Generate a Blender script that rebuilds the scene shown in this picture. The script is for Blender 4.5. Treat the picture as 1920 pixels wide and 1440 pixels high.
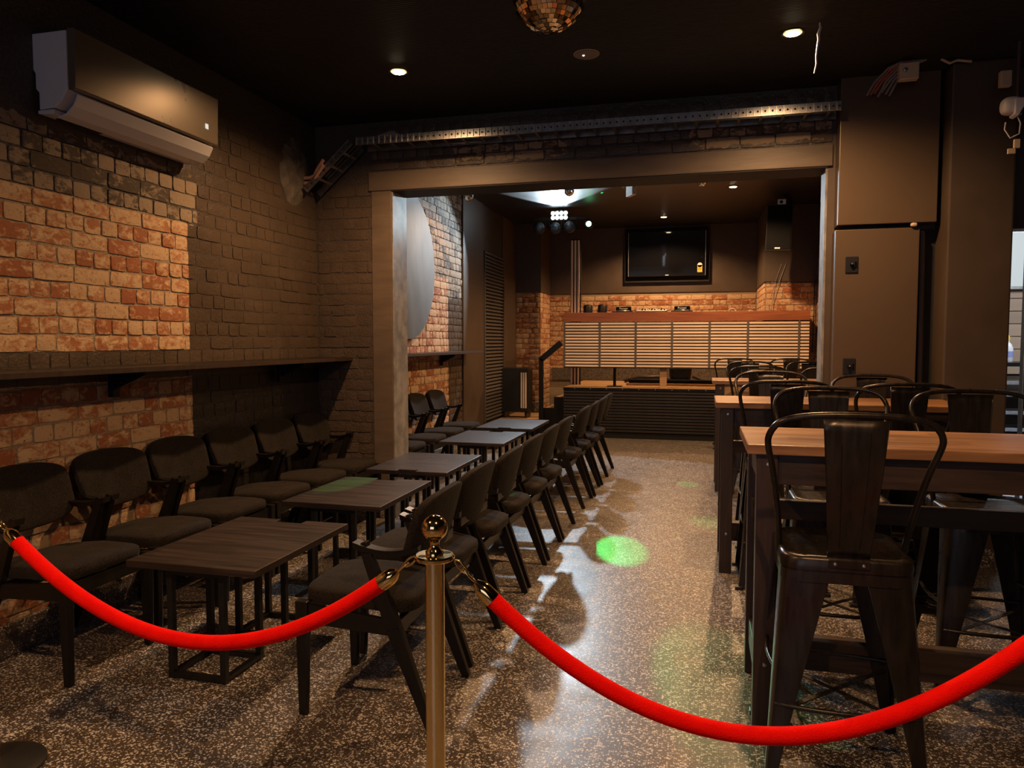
import bpy, bmesh, math, random
from mathutils import Vector, Matrix
PI = math.pi
random.seed(7)
SC = bpy.context.scene
COL = SC.collection
for o in list(bpy.data.objects): bpy.data.objects.remove(o)

# ------------------------------------------------------------------ camera
F_PX = 1381.0
cd = bpy.data.cameras.new('camera'); cam = bpy.data.objects.new('camera', cd); COL.objects.link(cam)
pitch = math.atan(80/F_PX); yaw = math.atan(357/math.hypot(F_PX, 80))
cd.sensor_width = 36; cd.lens = F_PX/1920*36; cd.clip_start = .05; cd.clip_end = 60
cam.location = (0, 0, 1.45); cam.rotation_euler = (PI/2 - pitch, 0, yaw)
SC.camera = cam

# ------------------------------------------------------------------ world, exposure
w = bpy.data.worlds.new('world'); SC.world = w; w.use_nodes = True
w.node_tree.nodes['Background'].inputs[0].default_value = (.55, .5, .5, 1)
w.node_tree.nodes['Background'].inputs[1].default_value = .006
vs = SC.view_settings
vs.view_transform = 'Standard'; vs.look = 'None'; vs.gamma = 1; vs.exposure = 0; vs.use_curve_mapping = False

def lamp(kind, loc, watt, col, aim=None, size=.05, angle=120, blend=.6, sx=1, sy=1):
    d = bpy.data.lights.new(kind.lower() + '_lamp', kind); d.energy = watt; d.color = col
    if kind == 'SPOT': d.spot_size = math.radians(angle); d.spot_blend = blend; d.shadow_soft_size = size
    if kind == 'POINT': d.shadow_soft_size = size
    if kind == 'AREA': d.shape = 'RECTANGLE'; d.size = sx; d.size_y = sy
    o = bpy.data.objects.new(d.name, d); COL.objects.link(o); o.location = loc
    if aim is not None:
        o.rotation_euler = (Vector(aim)-Vector(loc)).to_track_quat('-Z', 'Y').to_euler()
    return o
WARM = (1, .56, .26)
XW, YW, XR = -3.1, 5.55, 1.6       # left wall, beam wall, back room right wall
ZC, ZB, YB = 3.2, 3.42, 13.0       # ceilings, back wall
FRONT_LIGHTS = [(-1.93, 4.54), (.47, 4.54)]
BACK_LIGHTS = [(-.62, 12.0), (.35, 9.9)]
HIDDEN_LIGHTS = [(.35, 7.8), (-2.05, 8.0)]      # behind the beam, unseen: first continues the row, second added for left wall light
for x, y in FRONT_LIGHTS: lamp('SPOT', (x, y, ZC-.03), 235, WARM, (x, y, 0), .035, 158, .75)
for x, y in BACK_LIGHTS: lamp('SPOT', (x, y, ZB-.03), 260, WARM, (x, y, 0), .035, 146, .4)
for x, y in HIDDEN_LIGHTS: lamp('SPOT', (x, y, ZB-.03), 140, WARM, (x, y, 0), .035, 146, .4)
# more of the same ceiling lights behind the camera, and street daylight from the shop front
for x, y in ((-1.93, .6), (.47, .6)): lamp('SPOT', (x, y, ZC-.03), 150, WARM, (x, y, 0), .035, 150, .5)
lamp('AREA', (-.8, -3.0, 1.9), 20, (.72, .78, 1), (-.8, 0, 1.3), sx=2.6, sy=1.6)
lamp('AREA', (-1.5, -1.6, 1.3), 1.3, (.55, .18, 1), (-.7, 1.8, .6), sx=.2, sy=1.2)      # violet accent added for the purple streak in the brass post; source unseen
# white party light hung over the stage and its green beams
FIX = Vector((-2.07, 10.72, 3.26))
lamp('SPOT', FIX, 430, (.70, .87, 1), FIX + Vector((.14, -1, -.47)), .06, 84, .05)
lamp('SPOT', FIX + Vector((0, -.03, .02)), 700, (.72, .9, 1), FIX + Vector((.10, -1, .46)), .03, 76, .15)
for g, e, a in (((-.527, 5.1, 0), 750, 3.6), ((-.121, 7.62, 0), 700, 3.0), ((.075, 6.03, 0), 600, 3.2), ((.16, 3.08, 0), 420, 5),
             ((-1.24, 4.42, .5), 1200, 2.2), ((-2.26, 4.40, .51), 2200, 2.4), ((-1.9, 7.5, .5), 300, 3)):
    lamp('SPOT', FIX + Vector((.42, -.1, -.12)), e, (.05, 1, .18), g, .01, a, .5)
for g in ((-1.32, 9.9), (-1.18, 9.3), (-.98, 9.55), (-.8, 8.9), (-.55, 9.2), (-.30, 8.6), (-1.05, 8.5), (.0, 8.8)):
    lamp('SPOT', FIX + Vector((.42, -.12, -.10)), 500, (.05, 1, .25), (*g, ZB), .004, 1.7, .4)

# ------------------------------------------------------------------ node helpers
def mat(name, col=(.5, .5, .5), rough=.5, metal=0, spec=.5):
    m = bpy.data.materials.new(name); m.use_nodes = True
    b = m.node_tree.nodes['Principled BSDF']
    b.inputs['Base Color'].default_value = (*col, 1); b.inputs['Roughness'].default_value = rough
    b.inputs['Metallic'].default_value = metal; b.inputs['Specular IOR Level'].default_value = spec
    return m
class NT:
    def __init__(s, m): s.t = m.node_tree; s.b = s.t.nodes['Principled BSDF']
    def n(s, k, **kw):
        nd = s.t.nodes.new(k)
        for a, v in kw.items(): setattr(nd, a, v)
        return nd
    def set(s, sock, v):
        if hasattr(v, 'is_linked') or isinstance(v, bpy.types.NodeSocket): s.t.links.new(v, sock)
        elif isinstance(v, tuple) and len(v) == 3 and sock.type == 'RGBA': sock.default_value = (*v, 1)
        else: sock.default_value = v
    def m(s, op, a, b=0.0, c=None):
        nd = s.n('ShaderNodeMath', operation=op); s.set(nd.inputs[0], a); s.set(nd.inputs[1], b)
        if c is not None: s.set(nd.inputs[2], c)
        return nd.outputs[0]
    def mix(s, f, a, b):
        nd = s.n('ShaderNodeMix', data_type='RGBA'); s.set(nd.inputs[0], f); s.set(nd.inputs[6], a); s.set(nd.inputs[7], b)
        return nd.outputs[2]
    def coord(s, k='Object'): return s.n('ShaderNodeTexCoord').outputs[k]
    def pos(s): return s.n('ShaderNodeNewGeometry').outputs['Position']
    def noise(s, v, sc, det=3, rough=.55, dist=0):
        nd = s.n('ShaderNodeTexNoise'); s.t.links.new(v, nd.inputs['Vector'])
        nd.inputs['Scale'].default_value = sc; nd.inputs['Detail'].default_value = det
        nd.inputs['Roughness'].default_value = rough; nd.inputs['Distortion'].default_value = dist
        return nd.outputs['Fac']
    def ramp(s, v, lo, hi):
        nd = s.n('ShaderNodeMapRange'); s.set(nd.inputs[0], v); nd.inputs[1].default_value = lo; nd.inputs[2].default_value = hi
        return nd.outputs[0]
    def scale(s, v, sc):
        nd = s.n('ShaderNodeMapping'); s.t.links.new(v, nd.inputs[0]); nd.inputs['Scale'].default_value = sc; return nd.outputs[0]
    def bump(s, h, st=.3, d=.01):
        nd = s.n('ShaderNodeBump'); nd.inputs['Strength'].default_value = st; nd.inputs['Distance'].default_value = d
        s.t.links.new(h, nd.inputs['Height']); s.t.links.new(nd.outputs[0], s.b.inputs['Normal'])
    def out(s, k, v): s.set(s.b.inputs[k], v)

PAINT = (.068, .047, .031)
def zone_mat(name, axis, exposed, scraped, mortar=False, black=None, wall_exposed=1.0):
    """old brick, painted outside the exposed rectangles (u0,u1,z0,z1); u runs along the wall"""
    m = mat(name, PAINT, .5); t = NT(m); p = t.pos()
    sp = t.n('ShaderNodeSeparateXYZ'); t.t.links.new(p, sp.inputs[0])
    u = sp.outputs['Y' if axis == 'x' else 'X']; z = sp.outputs['Z']
    ns = t.noise(p, 9, 4)
    def rect(r, wob):
        uu = t.m('ADD', u, t.m('MULTIPLY', t.m('SUBTRACT', ns, .5), wob)); zz = t.m('ADD', z, t.m('MULTIPLY', t.m('SUBTRACT', ns, .5), wob))
        a = t.m('MULTIPLY', t.m('GREATER_THAN', uu, r[0]), t.m('LESS_THAN', uu, r[1]))
        b = t.m('MULTIPLY', t.m('GREATER_THAN', zz, r[2]), t.m('LESS_THAN', zz, r[3]))
        return t.m('MULTIPLY', a, b)
    def union(rs, wob):
        f = 0.0
        for r in rs: f = t.m('MAXIMUM', f, rect(r, wob))
        return f
    fe = union(exposed, .015); fs = union(scraped, .12)
    rnd = t.m('FRACT', t.m('ADD', t.n('ShaderNodeObjectInfo').outputs['Random'], t.n('ShaderNodeAttribute', attribute_name='rnd').outputs['Fac']))
    pn = t.scale(p, (1, 1, 1.7))
    n1 = t.noise(pn, 16, 5, .62, .6); n2 = t.noise(p, 60, 3); n3 = t.noise(p, 3.2, 2)
    if mortar:
        ce = t.mix(t.ramp(n2, .3, .7), (.20, .15, .10), (.36, .28, .19)); cs = t.mix(t.ramp(n2, .3, .7), (.035, .03, .025), (.10, .085, .07))
        cp = t.mix(t.ramp(n2, .45, .75), (.050, .038, .029), (.095, .073, .053))
    else:
        red = t.mix(rnd, (.30, .10, .04), (.46, .20, .085)); cream = t.mix(rnd, (.62, .45, .27), (.50, .34, .20))
        k = t.m('ADD', n1, t.m('MULTIPLY', t.m('SUBTRACT', rnd, .5), .28))
        ce = t.mix(t.ramp(k, .38, .56), red, cream)
        ce = t.mix(t.ramp(n2, .60, .72), ce, (.20, .10, .06))
        cs = t.mix(t.ramp(t.m('ADD', n1, t.m('MULTIPLY', t.m('SUBTRACT', rnd, .5), .35)), .38, .52), (.075, .054, .037), (.29, .22, .15))
        cp = t.mix(t.ramp(t.noise(p, 5, 5), .35, .7), tuple(c*.85 for c in PAINT), tuple(c*1.2 for c in PAINT))
    if black is not None:
        cp = t.mix(rect(black, .01), cp, (.016, .014, .013))  # shade under the wall shelf, painted near-black into the wall colour
    c = t.mix(fs, cp, cs); c = t.mix(fe, c, ce)
    t.out('Base Color', c)
    t.out('Roughness', t.m('ADD', .42, t.m('MULTIPLY', t.m('MAXIMUM', fe, fs), .42)))
    t.bump(t.m('ADD', n2, t.m('MULTIPLY', n1, 1.5)), .55, .006)
    return m

def simple_noise(name, c1, c2, sc, rough=.5, metal=0, bump=.15, spec=.5, stretch=(1, 1, 1), rr=0, dist=.004):
    m = mat(name, c1, rough, metal, spec); t = NT(m); v = t.scale(t.coord(), stretch)
    n = t.noise(v, sc, 5); t.out('Base Color', t.mix(t.ramp(n, .3, .72), c1, c2))
    if rr: t.out('Roughness', t.m('ADD', rough, t.m('MULTIPLY', t.m('SUBTRACT', n, .5), rr)))
    if bump: t.bump(n, bump, dist)
    return m
def wood(name, c1, c2, rough=.4, along='x', sc=6, spec=.5, strip=.0, k=26):
    m = mat(name, c1, rough, 0, spec); t = NT(m); v = t.coord()
    st = {'x': (.6, 8, 8), 'y': (8, .6, 8), 'z': (8, 8, .6)}[along]
    n = t.noise(t.scale(v, st), sc, 6, .6, .5)
    c = t.mix(t.ramp(n, .3, .7), c1, c2)
    rnd = t.n('ShaderNodeObjectInfo').outputs['Random']
    if strip:
        sp = t.n('ShaderNodeSeparateXYZ'); t.t.links.new(v, sp.inputs[0])
        a, b = {'x': ('Y', 'X'), 'y': ('X', 'Y'), 'z': ('X', 'Z')}[along]
        row = t.m('FLOOR', t.m('DIVIDE', sp.outputs[a], strip))
        colm = t.m('FLOOR', t.m('ADD', t.m('DIVIDE', sp.outputs[b], strip*7), t.m('MULTIPLY', row, .37)))
        cb = t.n('ShaderNodeCombineXYZ'); t.set(cb.inputs[0], row); t.set(cb.inputs[1], colm)
        wn = t.n('ShaderNodeTexWhiteNoise'); t.t.links.new(cb.outputs[0], wn.inputs['Vector'])
        c = t.mix(t.m('MULTIPLY', wn.outputs['Value'], .55), c, tuple(x*.55 for x in c1))
    hs = t.n('ShaderNodeHueSaturation'); t.set(hs.inputs['Color'], c); t.set(hs.inputs['Value'], t.m('ADD', .85, t.m('MULTIPLY', rnd, .3)))
    t.out('Base Color', hs.outputs[0]); t.out('Roughness', t.m('ADD', rough-.08, t.m('MULTIPLY', n, .2)))
    t.bump(n, .15, .002)
    return m
def emis(name, col, st):
    m = mat(name, (0, 0, 0)); b = m.node_tree.nodes['Principled BSDF']
    b.inputs['Emission Color'].default_value = (*col, 1); b.inputs['Emission Strength'].default_value = st
    return m

# terrazzo
def terrazzo(name):
    m = mat(name, (.1, .08, .06), .3); t = NT(m); p = t.pos()
    nd = t.n('ShaderNodeTexNoise'); t.t.links.new(p, nd.inputs['Vector']); nd.inputs['Scale'].default_value = 60
    mx = t.n('ShaderNodeMix', data_type='VECTOR'); mx.inputs[0].default_value = .006
    t.t.links.new(p, mx.inputs[4]); t.t.links.new(nd.outputs['Color'], mx.inputs[5]); pp = mx.outputs[1]
    def chips(sc, thr):
        v = t.n('ShaderNodeTexVoronoi'); t.t.links.new(pp, v.inputs['Vector']); v.inputs['Scale'].default_value = sc
        sp = t.n('ShaderNodeSeparateColor'); t.t.links.new(v.outputs['Color'], sp.inputs[0])
        lim = t.m('MULTIPLY', t.m('SUBTRACT', sp.outputs[0], thr), .95)
        return t.m('MULTIPLY', t.ramp(t.m('SUBTRACT', lim, v.outputs['Distance']), -.02, .05), 1), sp.outputs[1]
    a, ra = chips(130, .26); b, rb = chips(230, .42)
    big = t.noise(p, 1.3, 4)
    base = t.mix(t.ramp(big, .35, .7), (.046, .036, .029), (.076, .060, .049))
    ca = t.mix(ra, (.35, .31, .27), (.66, .63, .58))
    c = t.mix(t.m('MULTIPLY', b, .7), base, (.30, .24, .185)); c = t.mix(a, c, ca)
    sp = t.n('ShaderNodeSeparateXYZ'); t.t.links.new(p, sp.inputs[0])
    t.out('Base Color', c)
    n2 = t.noise(p, 7, 5)
    t.out('Roughness', t.m('ADD', .22, t.m('MULTIPLY', n2, .3)))
    t.bump(t.m('ADD', t.noise(p, 130, 2), t.m('MULTIPLY', a, .4)), .25, .0012)
    return m

M = {}
M['floor'] = terrazzo('terrazzo')
M['skirt_shade'] = simple_noise('shaded_dark_skirting', (.02, .017, .015), (.16, .13, .10), 45, .6)  # speckled stage skirting; the shadow there is put into its dark colour
M['brickL'] = zone_mat('old_brick_left', 'x', [(0, 3.955, 1.40, 2.185), (0, 3.965, 0, 1.235)], [(0, 4.06, 2.185, 2.5)], black=(3.965, 5.6, 0, 1.235))
M['mortL'] = zone_mat('old_mortar_left', 'x', [(0, 3.955, 1.40, 2.185), (0, 3.965, 0, 1.235)], [(0, 4.06, 2.185, 2.5)], True, black=(3.965, 5.6, 0, 1.235))
M['brickR'] = zone_mat('painted_brick', 'y', [], [])
M['mortR'] = zone_mat('painted_mortar', 'y', [], [], True)
M['brickH'] = zone_mat('painted_brick_header', 'y', [], [(-1.9, -1.0, 2.84, 2.96), (-.1, .9, 2.84, 2.97)])
M['mortH'] = zone_mat('painted_mortar_header', 'y', [], [(-1.9, .9, 2.84, 2.97)], True)
M['brickB'] = zone_mat('old_brick_back_left', 'x', [(5, 8.77, 0, 2.225)], [(5, 9.33, 2.0, 3.5)])
M['mortB'] = zone_mat('old_mortar_back_left', 'x', [(5, 8.77, 0, 2.225)], [(5, 9.33, 2.0, 3.5)], True)
M['brickS'] = zone_mat('old_brick_stage', 'y', [(-4, 2, 0, 2.29)], [])
M['mortS'] = zone_mat('old_mortar_stage', 'y', [(-4, 2, 0, 2.29)], [], True)
M['brickT'] = zone_mat('old_brick_stage_side', 'x', [(5, 14, 0, 2.30)], [])
M['mortT'] = zone_mat('old_mortar_stage_side', 'x', [(5, 14, 0, 2.30)], [], True)
M['paint'] = simple_noise('brown_paint', (.062, .043, .029), (.080, .056, .038), 4, .48, bump=.12, rr=.2)
M['render'] = simple_noise('brushed_render', (.085, .060, .041), (.125, .090, .061), 3, .5, bump=.25, stretch=(1, 1, 4), dist=.01)
M['jamb'] = simple_noise('worn_jamb', (.11, .105, .10), (.30, .28, .26), 9, .55, bump=.25)
M['panel'] = simple_noise('satin_brown_panel', (.088, .059, .037), (.098, .067, .042), 2, .38, bump=.03)
M['ceil'] = mat('black_ceiling', (.005, .0045, .005), .6)
t = NT(M['ceil']); wv = t.n('ShaderNodeTexWave', bands_direction='Y'); t.t.links.new(t.pos(), wv.inputs['Vector']); wv.inputs['Scale'].default_value = 16; t.bump(wv.outputs['Fac'], .5, .01)
M['ceilB'] = simple_noise('black_plaster_ceiling', (.010, .010, .011), (.022, .022, .024), 6, .42, bump=.3, stretch=(1, 5, 1))
M['blackw'] = simple_noise('black_stained_wood', (.005, .0045, .004), (.013, .010, .008), 12, .32, spec=.3, bump=.1, stretch=(1, 1, .3))
M['blackm'] = simple_noise('black_steel', (.007, .007, .007), (.014, .013, .012), 30, .34, spec=.3, bump=.05)
M['stool'] = simple_noise('dark_bronze_sheet', (.020, .016, .014), (.042, .033, .027), 7, .30, .55, bump=.04, rr=.25, stretch=(6, 6, 1))
M['fabric'] = mat('charcoal_tweed', (.05, .045, .04), .95, 0, .08)
t = NT(M['fabric']); n = t.noise(t.coord(), 210, 2); n0 = t.noise(t.coord(), 14, 3)
t.out('Base Color', t.mix(t.ramp(t.m('ADD', n, t.m('MULTIPLY', n0, .35)), .45, .85), (.006, .005, .004), (.027, .021, .017))); t.bump(n, .8, .003)
t.b.inputs['Sheen Weight'].default_value = .03
M['vinyl'] = simple_noise('charcoal_leatherette', (.025, .025, .026), (.04, .038, .037), 20, .5, bump=.2)
M['ttop'] = wood('dark_walnut_top', (.013, .008, .0055), (.043, .027, .019), .40, 'x', 5, strip=.075)
M['btop'] = wood('acacia_bar_top', (.17, .075, .032), (.52, .28, .13), .33, 'x', 3, strip=.09)
M['bwood'] = wood('dark_stained_timber', (.020, .012, .009), (.048, .027, .018), .45, 'z', 6)
M['brail'] = wood('dark_stained_rail', (.016, .010, .007), (.055, .031, .020), .45, 'x', 4)
M['pine'] = wood('raw_pine', (.42, .25, .12), (.58, .37, .19), .6, 'x', 5)
M['slat'] = wood('light_oak_slat', (.66, .52, .42), (.80, .66, .54), .55, 'x', 8)
M['slatz'] = wood('light_oak_strip', (.66, .52, .42), (.80, .66, .54), .55, 'z', 8)
M['redwood'] = wood('red_jarrah_band', (.20, .058, .022), (.33, .11, .042), .35, 'x', 4, strip=.0)
M['dslat'] = simple_noise('black_slat', (.018, .015, .015), (.028, .023, .022), 10, .5, bump=.1)
M['felt'] = mat('black_backing', (.008, .008, .008), .9)
M['lath'] = simple_noise('louvre_slat', (.085, .075, .066), (.11, .095, .082), 6, .5, bump=.1)
M['gold'] = simple_noise('polished_brass', (.80, .56, .22), (.86, .64, .30), 3, .08, 1, bump=0, rr=.06)
M['goldtube'] = mat('drawn_brass_tube', (.90, .68, .34), .17, 1)
t = NT(M['goldtube']); tg = t.n('ShaderNodeTangent', direction_type='RADIAL', axis='Z'); t.t.links.new(tg.outputs[0], t.b.inputs['Tangent']); t.b.inputs['Anisotropic'].default_value = .92; t.b.inputs['Anisotropic Rotation'].default_value = .25
M['velvet'] = mat('red_velvet', (.9, .002, .001), .8, 0, .08)
t = NT(M['velvet']); n = t.noise(t.coord(), 260, 2); n2 = t.noise(t.coord(), 18, 3)
t.out('Base Color', t.mix(t.ramp(t.m('ADD', n2, t.m('MULTIPLY', n, .5)), .4, 1.0), (.80, .001, .001), (1.0, .006, .002))); t.bump(n, .7, .003)
t.b.inputs['Sheen Weight'].default_value = .25; t.b.inputs['Sheen Tint'].default_value = (1, .08, .03, 1)
M['galv'] = simple_noise('galvanised_steel', (.42, .42, .41), (.60, .59, .56), 25, .34, 1, bump=.05, rr=.2)
M['galvd'] = simple_noise('dull_galvanised', (.34, .32, .30), (.52, .49, .46), 18, .36, 1, bump=.05, rr=.2)
M['hole'] = mat('dark_hole', (.01, .01, .01), .8)
M['white'] = mat('white_plastic', (.62, .60, .60), .4)
M['acfront'] = simple_noise('bronze_grey_ac_panel', (.17, .135, .095), (.19, .15, .105), 3, .28, .40, bump=.05, rr=.05, dist=.002)
M['disc'] = simple_noise('grey_disc_paint', (.11, .125, .14), (.17, .19, .21), 5, .75, bump=.1, stretch=(1, 1, .4))
M['mirror'] = mat('mirror_tile', (.85, .82, .8), .06, 1)
M['bronzemirror'] = mat('gold_mirror_tile', (.85, .62, .40), .08, 1)
M['plaster'] = simple_noise('raw_plaster', (.075, .062, .05), (.16, .135, .11), 12, .85, bump=.9, dist=.03)
M['copper'] = mat('copper_pipe', (.72, .42, .28), .4, .4)
M['gloss'] = mat('gloss_black', (.006, .006, .007), .08)
M['rubber'] = mat('black_plastic', (.014, .014, .015), .38)
M['silver'] = simple_noise('silver_faceplate', (.45, .45, .48), (.6, .6, .64), 40, .35, .7, bump=0)
M['lampw'] = emis('warm_lamp', (1, .80, .52), 30)
M['lampo'] = emis('amber_glow_ring', (1, .50, .16), 2.2)
M['lampc'] = emis('cool_lamp', (.80, .95, 1), 30)
M['lampg'] = emis('green_lamp', (.25, 1, .42), 14)
M['letter'] = mat('white_print', (.7, .7, .7), .5)
M['glass'] = mat('lens_glass', (.06, .07, .08), .05)
M['yellow'] = mat('yellow_sticker', (.75, .45, .06), .5)
M['goldwood'] = mat('gilt_frame', (.50, .27, .08), .35, .4)
M['grille'] = simple_noise('speaker_grille', (.005, .0055, .006), (.009, .009, .0095), 120, 1.0, bump=.3, spec=.05)
M['cream'] = mat('cream_plastic', (.55, .42, .28), .5)

# ------------------------------------------------------------------ mesh helpers
class MB:
    def __init__(s): s.v = []; s.f = []
    def add(s, vs, fs, mx=None):
        k = len(s.v)
        s.v += [tuple(mx @ Vector(p)) for p in vs] if mx else [tuple(p) for p in vs]
        s.f += [tuple(i+k for i in f) for f in fs]; return s
    def box(s, x0, x1, y0, y1, z0, z1, mx=None):
        return s.add([(x0, y0, z0), (x1, y0, z0), (x1, y1, z0), (x0, y1, z0), (x0, y0, z1), (x1, y0, z1), (x1, y1, z1), (x0, y1, z1)],
                     [(0, 3, 2, 1), (4, 5, 6, 7), (0, 1, 5, 4), (1, 2, 6, 5), (2, 3, 7, 6), (3, 0, 4, 7)], mx)
    def beam(s, a, b, w, h, w2=None, h2=None, up=(0, 0, 1)):
        """rectangular bar from a to b; w across, h along 'up'; may taper"""
        a, b = Vector(a), Vector(b); d = (b-a).normalized(); up = Vector(up)
        x = d.cross(up)
        if x.length < 1e-4: x = d.cross(Vector((0, 1, 0)))
        x.normalize(); y = x.cross(d); w2 = w if w2 is None else w2; h2 = h if h2 is None else h2
        vs = []
        for p, ww, hh in ((a, w, h), (b, w2, h2)):
            for i, j in ((-1, -1), (1, -1), (1, 1), (-1, 1)): vs.append(p + x*i*ww/2 + y*j*hh/2)
        return s.add(vs, [(0, 1, 2, 3), (7, 6, 5, 4), (0, 4, 5, 1), (1, 5, 6, 2), (2, 6, 7, 3), (3, 7, 4, 0)])
    def tube(s, pts, r, n=10, closed=False):
        pts = [Vector(p) for p in pts]; N = len(pts); vs = []; fs = []; prev = None
        for i, p in enumerate(pts):
            if closed: d = pts[(i+1) % N]-pts[i-1]
            else: d = pts[min(i+1, N-1)]-pts[max(i-1, 0)]
            d.normalize()
            if prev is None:
                prev = d.orthogonal().normalized()
            prev = (prev - d*prev.dot(d)).normalized(); q = d.cross(prev)
            rr = r[i] if isinstance(r, (list, tuple)) else r
            for k in range(n): a = 2*PI*k/n; vs.append(p + prev*math.cos(a)*rr + q*math.sin(a)*rr)
        for i in range(N if closed else N-1):
            for k in range(n):
                a = i*n+k; b = i*n+(k+1) % n; c = ((i+1) % N)*n+(k+1) % n; d = ((i+1) % N)*n+k
                fs.append((a, b, c, d))
        if not closed: fs.append(tuple(range(n-1, -1, -1))); fs.append(tuple((N-1)*n+k for k in range(n)))
        return s.add(vs, fs)
    def cyl(s, a, b, r, r2=None, n=20): return s.tube([a, b], [r, r if r2 is None else r2], n)
    def lathe(s, prof, n=32, c=(0, 0, 0), axis='z'):
        vs = []; fs = []
        for r, z in prof:
            for k in range(n):
                a = 2*PI*k/n; p = (r*math.cos(a), r*math.sin(a), z)
                if axis == 'x': p = (p[2], p[0], p[1])
                if axis == 'y': p = (p[0], p[2], p[1])
                vs.append((p[0]+c[0], p[1]+c[1], p[2]+c[2]))
        for i in range(len(prof)-1):
            for k in range(n):
                f = (i*n+k, i*n+(k+1) % n, (i+1)*n+(k+1) % n, (i+1)*n+k); fs.append(f if axis != 'y' else f[::-1])
        fs.append(tuple(range(n-1, -1, -1))); fs.append(tuple((len(prof)-1)*n+k for k in range(n)))
        return s.add(vs, fs)
    def prism(s, poly, ax, a, b):
        """poly in the two other axes (order x,y,z without ax), extruded a..b along ax"""
        def P(u, v, w): return {'x': (w, u, v), 'y': (u, w, v), 'z': (u, v, w)}[ax]
        n = len(poly); vs = [P(u, v, a) for u, v in poly] + [P(u, v, b) for u, v in poly]
        fs = [tuple(range(n)), tuple(range(2*n-1, n-1, -1))] + [(i, i+n, (i+1) % n + n, (i+1) % n) for i in range(n)]
        return s.add(vs, fs)
    def sellip(s, c, a, e=.35, nu=24, nv=14, fn=None):
        def sp(x, k): return math.copysign(abs(x)**k, x)
        vs = []; fs = []
        for j in range(nv+1):
            v = -PI/2 + PI*j/nv
            for i in range(nu):
                u = 2*PI*i/nu
                p = Vector((a[0]*sp(math.cos(v), e)*sp(math.cos(u), e), a[1]*sp(math.cos(v), e)*sp(math.sin(u), e), a[2]*sp(math.sin(v), e)))
                if fn: p = Vector(fn(p))
                vs.append(p + Vector(c))
        for j in range(nv):
            for i in range(nu): fs.append((j*nu+i, j*nu+(i+1) % nu, (j+1)*nu+(i+1) % nu, (j+1)*nu+i))
        return s.add(vs, fs)
    def build(s, name, m, parent=None, bevel=0, smooth=False, seg=2, auto=None):
        me = bpy.data.meshes.new(name); me.from_pydata(s.v, [], s.f)
        bm = bmesh.new(); bm.from_mesh(me)
        bmesh.ops.remove_doubles(bm, verts=bm.verts, dist=1e-6)
        bmesh.ops.recalc_face_normals(bm, faces=bm.faces)
        if bevel:
            ed = [e for e in bm.edges if len(e.link_faces) == 2 and e.calc_face_angle(0) > .5]
            bmesh.ops.bevel(bm, geom=ed, offset=bevel, segments=seg, affect='EDGES', profile=.6, clamp_overlap=True)
        bm.to_mesh(me); bm.free()
        me.materials.append(m)
        if smooth or auto:
            me.polygons.foreach_set('use_smooth', [True]*len(me.polygons))
            if auto or not smooth: pass
            me.set_sharp_from_angle(angle=math.radians(auto or 50))
        o = bpy.data.objects.new(name, me); COL.objects.link(o)
        if parent: o.parent = parent
        return o
def part(name, mb, m, parent=None, **k): return mb.build(name, m, parent, **k)
def root(name, label, cat, loc=(0, 0, 0), rz=0, group=None):
    o = bpy.data.objects.new(name, None); COL.objects.link(o); o.location = loc; o.rotation_euler = (0, 0, rz)
    o.empty_display_size = .1; return tag(o, label, cat, group)
def tag(o, label, cat, group=None):
    o['label'] = label; o['category'] = cat
    if group: o['group'] = group
    return o
def struct(o): o['kind'] = 'structure'; return o
def copy_tree(o, parent=None):
    c = o.copy(); COL.objects.link(c)
    if parent: c.parent = parent
    for ch in list(o.children): copy_tree(ch, c)
    return c
def place(proto, used, loc, rz, label, group=None):
    o = proto if not used else copy_tree(proto)
    o.location = loc; o.rotation_euler = (0, 0, rz); o['label'] = label
    if group: o['group'] = group
    return o
def text(name, body, size, m, parent, mx, ext=.0008, align='CENTER'):
    cu = bpy.data.curves.new(name, 'FONT'); cu.body = body; cu.size = size; cu.extrude = ext; cu.align_x = align
    to = bpy.data.objects.new(name, cu); COL.objects.link(to); bpy.context.view_layer.update()
    me = bpy.data.meshes.new_from_object(to); bpy.data.objects.remove(to); me.materials.clear(); me.materials.append(m)
    o = bpy.data.objects.new(name, me); COL.objects.link(o); o.parent = parent; o.matrix_local = mx
    return o

# ------------------------------------------------------------------ bricks
def brick_mesh(L, H, seed):
    r = random.Random(seed); D = .012; nx = 5 if L > .15 else 3; nz = 3
    vs = []; fs = []; j = lambda a: r.uniform(-a, a)
    for k in range(nz+1):
        for i in range(nx+1):
            x = -L/2 + L*i/nx; z = -H/2 + H*k/nz; edge = i in (0, nx) or k in (0, nz); corner = i in (0, nx) and k in (0, nz)
            if corner: x *= 1-.007/L; z *= .95
            y = -D + (.0035 if edge else 0) + j(.0012) + (.001 if corner else 0)
            vs.append((x + (j(.002) if edge else j(.004)), y, z + j(.0016)))
    n = (nx+1)
    for k in range(nz):
        for i in range(nx): fs.append((k*n+i, k*n+i+1, (k+1)*n+i+1, (k+1)*n+i))
    ring = [i for i in range(n)] + [k*n+nx for k in range(1, nz+1)] + [nz*n+i for i in range(nx-1, -1, -1)] + [k*n for k in range(nz-1, 0, -1)]
    b = len(vs); vs += [(vs[i][0]*1.01, 0.004, vs[i][2]*1.02) for i in ring]
    for i in range(len(ring)): fs.append((ring[i], b+i, b+(i+1) % len(ring), ring[(i+1) % len(ring)]))
    me = bpy.data.meshes.new('brick'); me.from_pydata(vs, [], fs); me.update()
    me.polygons.foreach_set('use_smooth', [True]*len(me.polygons)); me.set_sharp_from_angle(angle=math.radians(40))
    return me
CO = .0873; BH = .0770
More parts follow.
